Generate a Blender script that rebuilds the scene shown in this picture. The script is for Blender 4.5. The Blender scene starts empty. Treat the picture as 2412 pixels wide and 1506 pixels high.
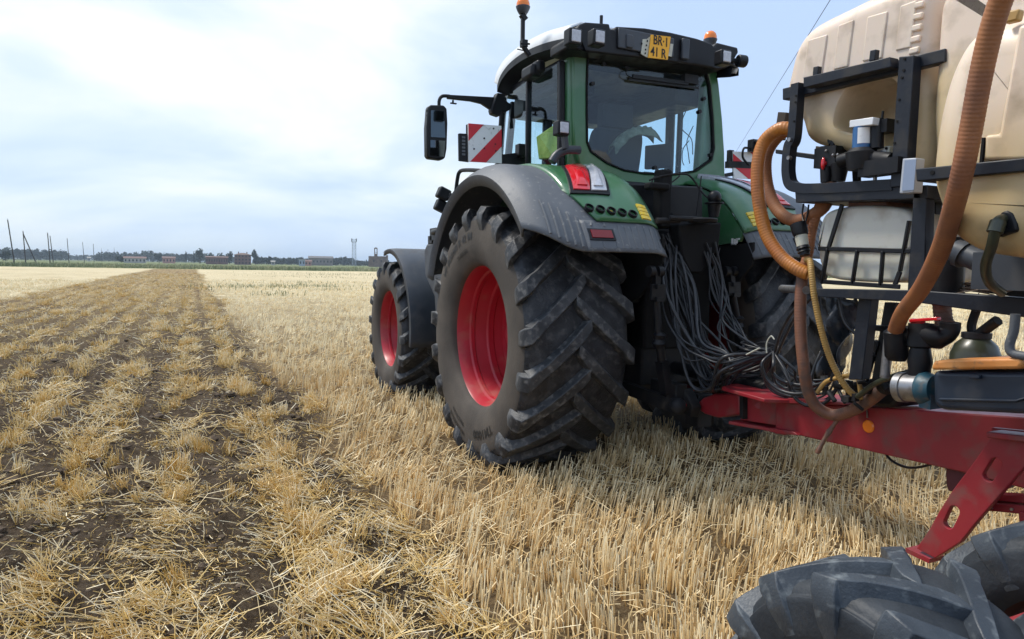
import bpy, bmesh, math, random
import numpy as np
from mathutils import Matrix, Vector, Quaternion

# ------------------------------------------------------------------ camera, sky, sun, exposure
SC = bpy.context.scene
COL = SC.collection
FPX, CX, CY = 1600.0, 1206.0, 753.0
YAW, PITCH, ROLL, EYE = math.radians(25.3), math.radians(4.43), math.radians(1.0), 1.5
_f = Vector((math.sin(YAW)*math.cos(PITCH), math.cos(YAW)*math.cos(PITCH), -math.sin(PITCH)))
_r = Vector((math.cos(YAW), -math.sin(YAW), 0)); _u = _r.cross(_f)
CR = _r*math.cos(ROLL) + _u*math.sin(ROLL); CU = -_r*math.sin(ROLL) + _u*math.cos(ROLL)
CPOS = Vector((0, 0, EYE))
cd = bpy.data.cameras.new('camera'); cam = bpy.data.objects.new('camera', cd); COL.objects.link(cam)
cd.sensor_width = 36; cd.lens = 36*FPX/2412; cd.clip_end = 12000; cd.clip_start = .05
M3 = Matrix((CR, CU, -_f)).transposed()
cam.matrix_world = Matrix.Translation(CPOS) @ M3.to_4x4()
SC.camera = cam

SUN_EL, SUN_AZ = math.radians(58), math.radians(-40)      # azimuth from +Y towards +X
world = bpy.data.worlds.new('World'); SC.world = world; world.use_nodes = True
wt = world.node_tree; wt.nodes.clear()
def N(t, typ, **kw):
    n = t.nodes.new(typ)
    for k, v in kw.items(): setattr(n, k, v)
    return n
wo = N(wt, 'ShaderNodeOutputWorld'); bg = N(wt, 'ShaderNodeBackground'); bg.inputs['Strength'].default_value = 0.12
sky = N(wt, 'ShaderNodeTexSky', sky_type='NISHITA', sun_disc=False, sun_elevation=SUN_EL, sun_rotation=SUN_AZ)
tc = N(wt, 'ShaderNodeTexCoord')
sep = N(wt, 'ShaderNodeSeparateXYZ'); wt.links.new(tc.outputs['Generated'], sep.inputs[0])
mp = N(wt, 'ShaderNodeMapping'); mp.inputs['Scale'].default_value = (1, 1, 2.6); mp.inputs['Location'].default_value = (3.1, 1.7, 0.4)
wt.links.new(tc.outputs['Generated'], mp.inputs[0])
n1 = N(wt, 'ShaderNodeTexNoise'); n1.inputs['Scale'].default_value = 2.3; n1.inputs['Detail'].default_value = 6; n1.inputs['Roughness'].default_value = .5
n1.inputs['Distortion'].default_value = .3
wt.links.new(mp.outputs[0], n1.inputs['Vector'])
# bright thin cloud towards the west, bluer towards the east (over the cab)
dp = N(wt, 'ShaderNodeVectorMath', operation='DOT_PRODUCT'); dp.inputs[1].default_value = (math.sin(math.radians(-8)), math.cos(math.radians(-8)), 0.35)
wt.links.new(tc.outputs['Generated'], dp.inputs[0])
mr = N(wt, 'ShaderNodeMapRange'); mr.inputs['From Min'].default_value = .75; mr.inputs['From Max'].default_value = 1.04
mr.inputs['To Min'].default_value = -.10; mr.inputs['To Max'].default_value = .13
wt.links.new(dp.outputs['Value'], mr.inputs['Value'])
ct = N(wt, 'ShaderNodeMath', operation='MULTIPLY_ADD'); ct.inputs[1].default_value = 1.35; ct.inputs[2].default_value = -.175; wt.links.new(n1.outputs['Fac'], ct.inputs[0])
ad0 = N(wt, 'ShaderNodeMath', operation='ADD'); wt.links.new(ct.outputs[0], ad0.inputs[0]); wt.links.new(mr.outputs[0], ad0.inputs[1])
lo = N(wt, 'ShaderNodeMapRange', interpolation_type='SMOOTHSTEP'); lo.inputs['From Min'].default_value = .02; lo.inputs['From Max'].default_value = .24; lo.inputs['To Min'].default_value = -.06; lo.inputs['To Max'].default_value = 0
wt.links.new(sep.outputs['Z'], lo.inputs['Value'])
ad = N(wt, 'ShaderNodeMath', operation='ADD'); wt.links.new(ad0.outputs[0], ad.inputs[0]); wt.links.new(lo.outputs[0], ad.inputs[1])
cr = N(wt, 'ShaderNodeValToRGB')
e = cr.color_ramp.elements; e[0].position = .30; e[0].color = (.52, .68, .98, 1); e[1].position = .72; e[1].color = (.95, 1.0, 1.0, 1)
x = cr.color_ramp.elements.new(.44); x.color = (.59, .74, .97, 1)
x = cr.color_ramp.elements.new(.57); x.color = (.74, .86, .98, 1)
wt.links.new(ad.outputs[0], cr.inputs[0])
sc_ = N(wt, 'ShaderNodeVectorMath', operation='SCALE'); sc_.inputs['Scale'].default_value = 7.45
wt.links.new(cr.outputs[0], sc_.inputs[0])
mx = N(wt, 'ShaderNodeMix', data_type='RGBA'); mx.inputs['Factor'].default_value = .93
wt.links.new(sky.outputs[0], mx.inputs[6]); wt.links.new(sc_.outputs[0], mx.inputs[7])
wt.links.new(mx.outputs[2], bg.inputs['Color']); wt.links.new(bg.outputs[0], wo.inputs['Surface'])

sl = bpy.data.lights.new('sun', 'SUN'); sl.energy = 3.0; sl.angle = math.radians(14); sl.color = (1, .94, .84)
so = bpy.data.objects.new('sun', sl); COL.objects.link(so)
sd = Vector((math.sin(SUN_AZ)*math.cos(SUN_EL), math.cos(SUN_AZ)*math.cos(SUN_EL), math.sin(SUN_EL)))
so.rotation_euler = sd.to_track_quat('Z', 'Y').to_euler(); so.location = (0, 0, 30)
SC.view_settings.view_transform = 'Standard'; SC.view_settings.look = 'None'
SC.view_settings.exposure = 0.34; SC.view_settings.gamma = 1
SC.render.engine = 'CYCLES'
HAZE_D = .00032

# ------------------------------------------------------------------ helpers
R = random.Random(7)
def at(px, py, X=None, Y=None, Z=None):
    """point of the place seen at a pixel of the photograph on a chosen real plane"""
    d = _f + CR*((px-CX)/FPX) - CU*((py-CY)/FPX)
    if X is not None: t = X/d.x
    elif Y is not None: t = Y/d.y
    else: t = (Z-EYE)/d.z
    return CPOS + d*t
def V(*a): return Vector(a)
def catmull(P, n=8, closed=False):
    P = [Vector(p) for p in P]; out = []; m = len(P)
    rng = range(m) if closed else range(m-1)
    for i in rng:
        if closed: a, b, c, d = P[(i-1) % m], P[i], P[(i+1) % m], P[(i+2) % m]
        else: a, b, c, d = P[max(i-1, 0)], P[i], P[i+1], P[min(i+2, m-1)]
        for k in range(n):
            t = k/n
            out.append(.5*((2*b)+(c-a)*t+(2*a-5*b+4*c-d)*t*t+(3*b-a-3*c+d)*t**3))
    if not closed: out.append(P[-1])
    return out
class MB:
    def __init__(s): s.v = []; s.f = []; s.mi = []; s.cur = 0
    def add(s, vs, fs):
        b = len(s.v); s.v += [tuple(v) for v in vs]; s.f += [tuple(i+b for i in f) for f in fs]; s.mi += [s.cur]*len(fs); return s
    def box(s, c, d, rot=None):
        c = Vector(c); h = Vector(d)/2
        vs = []
        for z in (-1, 1):
            for x, y in ((-1, -1), (1, -1), (1, 1), (-1, 1)):
                p = Vector((x*h.x, y*h.y, z*h.z))
                if rot is not None: p = rot @ p
                vs.append(c+p)
        return s.add(vs, [(0, 3, 2, 1), (4, 5, 6, 7), (0, 1, 5, 4), (1, 2, 6, 5), (2, 3, 7, 6), (3, 0, 4, 7)])
    def bar(s, a, b, w, h=None, up=(0, 0, 1)):
        a, b = Vector(a), Vector(b); h = h or w
        d = (b-a); L = d.length; d.normalize(); up = Vector(up)
        if abs(d.dot(up)) > .97: up = Vector((1, 0, 0))
        sx = d.cross(up).normalized(); sz = sx.cross(d)
        return s.box((a+b)/2, (w, L, h), Matrix((sx, d, sz)).transposed())
    def tube(s, P, r, n=10, caps=True, ridge=0, pitch=.015):
        P = [Vector(p) for p in P]
        if ridge:
            # resample evenly for the corrugation
            L = [0]
            for i in range(1, len(P)): L.append(L[-1]+(P[i]-P[i-1]).length)
            m = max(4, int(L[-1]/(pitch/4))); Q = []; j = 0
            for k in range(m+1):
                t = L[-1]*k/m
                while j < len(L)-2 and L[j+1] < t: j += 1
                u = (t-L[j])/max(1e-9, L[j+1]-L[j]); Q.append(P[j].lerp(P[j+1], u))
            P = Q
        m = len(P); T = [(P[min(i+1, m-1)]-P[max(i-1, 0)]).normalized() for i in range(m)]
        a = Vector((0, 0, 1)) if abs(T[0].z) < .9 else Vector((1, 0, 0))
        nx = T[0].cross(a).normalized(); vs = []; fs = []
        for i in range(m):
            nx = (nx-T[i]*nx.dot(T[i])).normalized(); ny = T[i].cross(nx)
            rr = r[i] if isinstance(r, (list, tuple)) else r
            if ridge: rr = rr*(1+ridge*(1 if (i % 4) in (0, 1) else -1))
            for k in range(n):
                an = 2*math.pi*k/n; vs.append(P[i]+nx*math.cos(an)*rr+ny*math.sin(an)*rr)
        for i in range(m-1):
            for k in range(n):
                fs.append((i*n+k, i*n+(k+1) % n, (i+1)*n+(k+1) % n, (i+1)*n+k))
        if caps: fs += [tuple(range(n))[::-1], tuple((m-1)*n+k for k in range(n))]
        return s.add(vs, fs)
    def cyl(s, a, b, r, n=16, r2=None):
        return s.tube([a, b], [r, r if r2 is None else r2], n)
    def lathe(s, prof, c, axis='x', n=48, closed=False, sgn=1):
        """prof: list of (along, radius)"""
        c = Vector(c); vs = []; fs = []; m = len(prof)
        for (h, r) in prof:
            for k in range(n):
                a = 2*math.pi*k/n; q = (r*math.cos(a), r*math.sin(a))
                p = {'x': (h*sgn, q[0], q[1]), 'y': (q[0], h*sgn, q[1]), 'z': (q[0], q[1], h*sgn)}[axis]
                vs.append(c+Vector(p))
        for i in range(m-1 if not closed else m):
            j = (i+1) % m
            for k in range(n): fs.append((i*n+k, i*n+(k+1) % n, j*n+(k+1) % n, j*n+k))
        return s.add(vs, fs)
    def prism(s, poly, ext):
        poly = [Vector(p) for p in poly]; e = Vector(ext); n = len(poly)
        return s.add(poly+[p+e for p in poly], [tuple(range(n)), tuple(range(2*n-1, n-1, -1))]+[(i, n+i, n+(i+1) % n, (i+1) % n) for i in range(n)])
    def ring(s, outer, inner, ext):
        e = Vector(ext); n = len(outer); O = [Vector(p) for p in outer]; I = [Vector(p) for p in inner]
        vs = O+I+[p+e for p in O]+[p+e for p in I]; fs = []
        for i in range(n):
            j = (i+1) % n
            fs += [(i, j, n+j, n+i), (2*n+j, 2*n+i, 3*n+i, 3*n+j), (j, i, 2*n+i, 2*n+j), (n+i, n+j, 3*n+j, 3*n+i)]
        return s.add(vs, fs)
    def loft(s, rows, closed=False):
        m = len(rows[0]); vs = [Vector(p) for r in rows for p in r]; fs = []
        for i in range(len(rows)-1):
            for k in range(m if closed else m-1):
                fs.append((i*m+k, i*m+(k+1) % m, (i+1)*m+(k+1) % m, (i+1)*m+k))
        return s.add(vs, fs)
    def ball(s, c, r, n=12, m=8, sc=(1, 1, 1)):
        c = Vector(c); vs = []; fs = []
        for i in range(m+1):
            ph = math.pi*i/m
            for k in range(n):
                a = 2*math.pi*k/n
                vs.append(c+Vector((r*sc[0]*math.sin(ph)*math.cos(a), r*sc[1]*math.sin(ph)*math.sin(a), r*sc[2]*math.cos(ph))))
        for i in range(m):
            for k in range(n): fs.append((i*n+k, (i+1)*n+k, (i+1)*n+(k+1) % n, i*n+(k+1) % n))
        return s.add(vs, fs)
    def pillow(s, prof, x0, x1, r, seg=6, n=6):
        """closed outline in the YZ plane given a thickness in X with rounded rims"""
        P = catmull(prof, n, True); m = len(P)
        area = sum(P[i].y*P[(i+1) % m].z-P[(i+1) % m].y*P[i].z for i in range(m))
        nor = []
        for i in range(m):
            d = P[(i+1) % m]-P[i-1]; q = Vector((0, d.z, -d.y)).normalized()
            nor.append(-q if area > 0 else q)      # inward
        def sec(x, ins): return [Vector((x, p.y, p.z))+q*ins for p, q in zip(P, nor)]
        rows = []
        for k in range(seg+1):
            a = math.pi/2*k/seg; rows.append(sec(x0+r*(1-math.sin(a)), r*(1-math.cos(a))) if k else sec(x0+r, 0))
        rows = [sec(x0+r*(1-math.sin(math.pi/2*k/seg)), r*(1-math.cos(math.pi/2*k/seg))) for k in range(seg, -1, -1)]
        rows += [sec(x1-r*(1-math.sin(math.pi/2*k/seg)), r*(1-math.cos(math.pi/2*k/seg))) for k in range(0, seg+1)]
        s.loft(rows, True)
        b = len(s.v)
        s.f.append(tuple(b-m+i for i in range(m))); s.mi.append(s.cur)
        b0 = b-m*len(rows); s.f.append(tuple(b0+i for i in range(m))[::-1]); s.mi.append(s.cur)
        return s
def wpos(o):
    p = Vector((0, 0, 0))
    while o is not None: p = p+o.location; o = o.parent
    return p
WORLD_LOC = {}
def obj(name, mb, m, parent=None, smooth=None, bevel=0, local=False, segs=2, recalc=True):
    me = bpy.data.meshes.new(name); me.from_pydata([tuple(v) for v in mb.v], [], mb.f); me.validate()
    ms = m if isinstance(m, (list, tuple)) else [m]
    for q in ms: me.materials.append(q)
    if len(ms) > 1:
        for p, i in zip(me.polygons, mb.mi): p.material_index = i
    if recalc:
        bm = bmesh.new(); bm.from_mesh(me); bmesh.ops.recalc_face_normals(bm, faces=bm.faces); bm.to_mesh(me); bm.free()
    o = bpy.data.objects.new(name, me); COL.objects.link(o)
    if smooth is not None:
        me.polygons.foreach_set('use_smooth', [True]*len(me.polygons))
        if smooth < 180: me.set_sharp_from_angle(angle=math.radians(smooth))
    if bevel:
        md = o.modifiers.new('bevel', 'BEVEL'); md.width = bevel; md.segments = segs; md.limit_method = 'ANGLE'; md.angle_limit = math.radians(35)
        if smooth is None:
            me.polygons.foreach_set('use_smooth', [True]*len(me.polygons)); me.set_sharp_from_angle(angle=math.radians(50)); md.harden_normals = False
    if parent is not None:
        o.parent = parent
        if not local:
            root = parent
            while root.parent: root = root.parent
            if root is parent: o.matrix_parent_inverse = Matrix.Translation(-parent.location)
            # deeper meshes inherit an identity world matrix from their parent mesh
    return o
def tag(o, label, cat=None, group=None, kind=None):
    if label: o['label'] = label
    if cat: o['category'] = cat
    if group: o['group'] = group
    if kind: o['kind'] = kind
    return o
def thing(name, label, cat, loc=(0, 0, 0), rz=0, group=None):
    o = bpy.data.objects.new(name, None); COL.objects.link(o); o.location = loc; o.rotation_euler.z = rz
    o.empty_display_size = .2
    return tag(o, label, cat, group)
def copy_tree(o, parent=None):
    c = o.copy(); COL.objects.link(c); c.parent = parent
    for ch in [k for k in bpy.data.objects if k.parent == o]: copy_tree(ch, c)
    return c
def textmesh(body, size, extr=0.0, bold=0.0):
    cu = bpy.data.curves.new('t', 'FONT'); cu.body = body; cu.size = size; cu.extrude = extr; cu.offset = bold
    cu.align_x = 'CENTER'; cu.align_y = 'CENTER'; cu.resolution_u = 3
    o = bpy.data.objects.new('t', cu); COL.objects.link(o); bpy.context.view_layer.update()
    dg = bpy.context.evaluated_depsgraph_get(); me = o.evaluated_get(dg).to_mesh()
    vs = [v.co.copy() for v in me.vertices]; fs = [tuple(p.vertices) for p in me.polygons]
    o.evaluated_get(dg).to_mesh_clear(); bpy.data.objects.remove(o); bpy.data.curves.remove(cu)
    return vs, fs

# ------------------------------------------------------------------ materials
def mat(name, col, rough=.6, metal=0, col2=None, scale=6, bump=0, bscale=40, dirt=None, dscale=3, dlo=.5, dhi=.7, spec=None, coat=0, trans=0, ramp=(.4, .65), stretch=None, emis=None):
    m = bpy.data.materials.new(name); m.use_nodes = True; t = m.node_tree; b = t.nodes['Principled BSDF']
    b.inputs['Base Color'].default_value = (*col, 1); b.inputs['Roughness'].default_value = rough; b.inputs['Metallic'].default_value = metal
    if spec is not None: b.inputs['Specular IOR Level'].default_value = spec
    if coat: b.inputs['Coat Weight'].default_value = coat; b.inputs['Coat Roughness'].default_value = .12
    if trans: b.inputs['Transmission Weight'].default_value = trans
    g = N(t, 'ShaderNodeNewGeometry'); last = None
    def noise(sc, det=5):
        n = N(t, 'ShaderNodeTexNoise'); n.inputs['Scale'].default_value = sc; n.inputs['Detail'].default_value = det
        src = g.outputs['Position']
        if stretch:
            mpn = N(t, 'ShaderNodeMapping'); mpn.inputs['Scale'].default_value = stretch; t.links.new(src, mpn.inputs[0]); src = mpn.outputs[0]
        t.links.new(src, n.inputs['Vector']); return n
    if col2 is not None:
        n = noise(scale); r_ = N(t, 'ShaderNodeMapRange'); r_.inputs['From Min'].default_value = ramp[0]; r_.inputs['From Max'].default_value = ramp[1]
        t.links.new(n.outputs['Fac'], r_.inputs['Value'])
        mx = N(t, 'ShaderNodeMix', data_type='RGBA'); mx.inputs[6].default_value = (*col, 1); mx.inputs[7].default_value = (*col2, 1)
        t.links.new(r_.outputs[0], mx.inputs['Factor']); last = mx.outputs[2]
    if dirt is not None:
        n = noise(dscale, 8); r_ = N(t, 'ShaderNodeMapRange'); r_.inputs['From Min'].default_value = dlo; r_.inputs['From Max'].default_value = dhi
        t.links.new(n.outputs['Fac'], r_.inputs['Value'])
        mx = N(t, 'ShaderNodeMix', data_type='RGBA'); mx.inputs[6].default_value = (*col, 1); mx.inputs[7].default_value = (*dirt, 1)
        if last: t.links.new(last, mx.inputs[6])
        t.links.new(r_.outputs[0], mx.inputs['Factor']); last = mx.outputs[2]
        rr = N(t, 'ShaderNodeMapRange'); rr.inputs['To Min'].default_value = rough; rr.inputs['To Max'].default_value = min(1, rough+.35)
        t.links.new(r_.outputs[0], rr.inputs['Value']); t.links.new(rr.outputs[0], b.inputs['Roughness'])
    if last: t.links.new(last, b.inputs['Base Color'])
    if bump:
        n = noise(bscale, 6); bn = N(t, 'ShaderNodeBump'); bn.inputs['Strength'].default_value = bump; bn.inputs['Distance'].default_value = .02
        t.links.new(n.outputs['Fac'], bn.inputs['Height']); t.links.new(bn.outputs[0], b.inputs['Normal'])
    if emis: b.inputs['Emission Color'].default_value = (*col, 1); b.inputs['Emission Strength'].default_value = emis
    return m
M = {}
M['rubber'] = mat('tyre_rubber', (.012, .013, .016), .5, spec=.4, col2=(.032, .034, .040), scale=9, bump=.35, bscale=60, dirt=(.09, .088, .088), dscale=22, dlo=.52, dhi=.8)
M['sidewall'] = mat('tyre_sidewall', (.050, .041, .033), .8, col2=(.085, .070, .056), scale=3, bump=.12, bscale=50)
M['rubber_grey'] = mat('dusty_highlit_rubber', (.030, .038, .049), .5, col2=(.066, .079, .094), scale=7, bump=.12, bscale=120, dirt=(.17, .19, .20), dscale=22, dlo=.56, dhi=.8)  # lug dust, with the highlights on the lugs put into the colour too
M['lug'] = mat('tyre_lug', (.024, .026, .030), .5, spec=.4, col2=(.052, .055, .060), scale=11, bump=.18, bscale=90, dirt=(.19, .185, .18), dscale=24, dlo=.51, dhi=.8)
M['rubber_base'] = mat('shaded_groove_rubber', (.012, .016, .022), .6, col2=(.03, .036, .044), scale=6, bump=.15, bscale=60)  # shade of the grooves put into the carcass colour
M['letter'] = mat('moulded_letters', (.012, .011, .010), .6)
M['rimred'] = mat('red_rim_paint', (.42, .012, .028), .38, col2=(.34, .012, .024), scale=3, dirt=(.35, .10, .07), dscale=5, dlo=.58, dhi=.85)
M['green'] = mat('dark_green_paint', (.034, .135, .050), .28, col2=(.045, .155, .062), scale=2, dirt=(.14, .22, .17), dscale=4, dlo=.45, dhi=.9, coat=.3)
M['plastic'] = mat('grey_plastic', (.085, .095, .11), .55, col2=(.11, .12, .135), scale=3, dirt=(.24, .24, .24), dscale=28, dlo=.60, dhi=.74, bump=.1, bscale=120)
M['darkplastic'] = mat('dark_plastic', (.028, .034, .045), .45, col2=(.045, .052, .065), scale=3, dirt=(.07, .07, .075), dscale=8, dlo=.5, dhi=.8)
M['black'] = mat('black_plastic', (.007, .0075, .010), .42, dirt=(.022, .022, .025), dscale=9, dlo=.5, dhi=.8, spec=.3)
M['blackmat'] = mat('black_rubber', (.007, .007, .008), .8, spec=.25, dirt=(.018, .018, .018), dscale=10)
M['iron'] = mat('dark_iron', (.010, .010, .012), .6, metal=.0, spec=.3, dirt=(.04, .035, .03), dscale=12, dlo=.5, dhi=.75)
M['cable'] = mat('hydraulic_rubber', (.016, .017, .021), .34, dirt=(.045, .045, .05), dscale=15, dlo=.5, dhi=.8, spec=.5)
M['steel'] = mat('bare_steel', (.30, .30, .31), .35, metal=.8, dirt=(.12, .10, .08), dscale=20, dlo=.5, dhi=.75)
M['white'] = mat('white_paint', (.72, .74, .76), .3, dirt=(.5, .5, .5), dscale=3, dlo=.5, dhi=.8, coat=.2)
M['whitep'] = mat('white_reflective', (.78, .79, .80), .4, dirt=(.45, .45, .45), dscale=25, dlo=.62, dhi=.75)
M['redp'] = mat('red_reflective', (.62, .015, .03), .4, dirt=(.4, .05, .05), dscale=25, dlo=.62, dhi=.78)
M['amber'] = mat('amber_lens', (.85, .20, .01), .2, coat=.5)
M['redlens'] = mat('red_lens', (.62, .012, .018), .12, coat=.6, col2=(.68, .02, .03), scale=60)
M['clearlens'] = mat('clear_lens', (.50, .52, .57), .10, coat=.6, col2=(.42, .43, .48), scale=60)
M['yellow'] = mat('yellow_sticker', (.75, .52, .02), .5, col2=(.62, .5, .12), scale=30)
M['plate'] = mat('yellow_plate', (.86, .42, .01), .4)
M['redframe'] = mat('red_frame_paint', (.26, .014, .022), .42, col2=(.32, .024, .034), scale=2, dirt=(.17, .075, .06), dscale=9, dlo=.50, dhi=.80, bump=.04, bscale=30)
M['navy'] = mat('navy_frame_paint', (.009, .012, .020), .45, spec=.35, dirt=(.04, .038, .036), dscale=10, dlo=.5, dhi=.78, bump=.06, bscale=60)
M['toolbox'] = mat('navy_plastic', (.012, .022, .04), .4, dirt=(.05, .05, .055), dscale=8, dlo=.5, dhi=.8)
M['orange'] = mat('orange_lid', (.62, .23, .05), .5, col2=(.70, .32, .10), scale=9, dirt=(.25, .14, .07), dscale=20, dlo=.58, dhi=.7)
M['hose'] = mat('orange_hose', (.30, .115, .05), .5, col2=(.38, .15, .05), scale=4, dirt=(.17, .075, .045), dscale=6, dlo=.42, dhi=.72)
M['hoseo'] = mat('amber_hose', (.48, .18, .03), .38, col2=(.40, .13, .03), scale=5, dirt=(.25, .10, .04), dscale=12, dlo=.5, dhi=.8)
M['hosebrown'] = mat('brown_hose', (.22, .095, .055), .5, col2=(.15, .07, .045), scale=7, dirt=(.10, .07, .06), dscale=14, dlo=.45, dhi=.7)
M['hoseyel'] = mat('yellow_hose', (.42, .25, .07), .5, dirt=(.22, .14, .06), dscale=16, dlo=.5, dhi=.75)
M['teal'] = mat('teal_motor', (.01, .06, .09), .45, dirt=(.10, .09, .08), dscale=30, dlo=.5, dhi=.7)
M['film'] = mat('dark_film', (.025, .032, .042), .25, dirt=(.09, .10, .12), dscale=8, dlo=.5, dhi=.75, bump=.6, bscale=9)
M['lime'] = mat('lime_cloth', (.40, .48, .12), .8, col2=(.26, .36, .07), scale=8, bump=.5, bscale=14)
M['cloth'] = mat('grey_green_cloth', (.22, .25, .20), .9, col2=(.10, .12, .09), scale=14, bump=.4, bscale=60)
M['seatc'] = mat('seat_cloth', (.018, .020, .025), .85)
M['wood'] = mat('pole_wood', (.05, .04, .032), .9)
M['labelblue'] = mat('blue_label', (.03, .12, .30), .4)
M['greybox'] = mat('light_grey_case', (.42, .45, .50), .4, dirt=(.25, .25, .26), dscale=14, dlo=.55, dhi=.8)
M['cream'] = mat('cream_case', (.50, .50, .42), .5, dirt=(.3, .28, .22), dscale=18, dlo=.55, dhi=.8)
M['moss'] = mat('murky_bottle', (.035, .04, .025), .3, dirt=(.07, .06, .04), dscale=9, dlo=.5, dhi=.8)
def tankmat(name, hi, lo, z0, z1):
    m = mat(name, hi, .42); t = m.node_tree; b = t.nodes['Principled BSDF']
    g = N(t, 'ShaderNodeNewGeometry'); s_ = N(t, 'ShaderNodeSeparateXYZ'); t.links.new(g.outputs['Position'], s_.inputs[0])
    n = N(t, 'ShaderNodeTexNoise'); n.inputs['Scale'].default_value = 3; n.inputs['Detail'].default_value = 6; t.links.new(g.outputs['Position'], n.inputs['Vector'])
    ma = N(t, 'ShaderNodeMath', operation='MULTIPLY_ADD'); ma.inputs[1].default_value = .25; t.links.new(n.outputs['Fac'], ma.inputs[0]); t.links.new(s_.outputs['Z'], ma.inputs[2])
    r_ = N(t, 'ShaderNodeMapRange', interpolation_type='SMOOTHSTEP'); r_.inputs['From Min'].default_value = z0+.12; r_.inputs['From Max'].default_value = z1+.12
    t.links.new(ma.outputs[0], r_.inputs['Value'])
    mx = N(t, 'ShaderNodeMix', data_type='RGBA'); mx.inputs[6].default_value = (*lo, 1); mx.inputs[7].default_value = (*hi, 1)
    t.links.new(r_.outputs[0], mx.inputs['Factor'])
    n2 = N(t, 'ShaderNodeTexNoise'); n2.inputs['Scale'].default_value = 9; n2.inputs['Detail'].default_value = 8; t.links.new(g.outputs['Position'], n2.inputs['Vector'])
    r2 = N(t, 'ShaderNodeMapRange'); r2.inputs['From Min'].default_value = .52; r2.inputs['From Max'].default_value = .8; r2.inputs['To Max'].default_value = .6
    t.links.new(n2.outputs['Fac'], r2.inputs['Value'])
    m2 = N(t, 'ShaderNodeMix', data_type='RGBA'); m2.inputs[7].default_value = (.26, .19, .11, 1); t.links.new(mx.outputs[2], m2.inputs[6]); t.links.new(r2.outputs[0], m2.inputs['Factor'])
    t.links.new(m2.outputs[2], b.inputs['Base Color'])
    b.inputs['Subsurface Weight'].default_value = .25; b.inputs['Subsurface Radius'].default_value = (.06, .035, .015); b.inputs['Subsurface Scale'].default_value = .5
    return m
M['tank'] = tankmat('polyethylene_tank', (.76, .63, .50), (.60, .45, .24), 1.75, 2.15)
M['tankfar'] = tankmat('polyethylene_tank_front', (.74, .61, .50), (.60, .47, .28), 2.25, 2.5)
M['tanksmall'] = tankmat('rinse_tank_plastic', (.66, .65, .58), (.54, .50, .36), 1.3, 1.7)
def glass(name, tint, gl=.1, rough=.02):
    m = bpy.data.materials.new(name); m.use_nodes = True; t = m.node_tree; t.nodes.clear()
    o = N(t, 'ShaderNodeOutputMaterial'); a = N(t, 'ShaderNodeBsdfTransparent'); a.inputs[0].default_value = (*tint, 1)
    g = N(t, 'ShaderNodeBsdfGlossy'); g.inputs['Roughness'].default_value = rough; g.inputs['Color'].default_value = (.8, .9, 1, 1)
    lw = N(t, 'ShaderNodeLayerWeight'); lw.inputs[0].default_value = .5; pw = N(t, 'ShaderNodeMath', operation='POWER'); pw.inputs[1].default_value = 4; t.links.new(lw.outputs['Facing'], pw.inputs[0])
    ma = N(t, 'ShaderNodeMath', operation='MULTIPLY_ADD'); ma.inputs[1].default_value = .6; ma.inputs[2].default_value = gl; t.links.new(pw.outputs[0], ma.inputs[0])
    mx = N(t, 'ShaderNodeMixShader'); t.links.new(ma.outputs[0], mx.inputs[0]); t.links.new(a.outputs[0], mx.inputs[1]); t.links.new(g.outputs[0], mx.inputs[2])
    t.links.new(mx.outputs[0], o.inputs[0]); return m
M['glass'] = glass('tinted_cab_glass', (.78, .92, .94), .06)
M['mirror'] = mat('mirror_glass', (.09, .11, .12), .04, metal=1)

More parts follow.
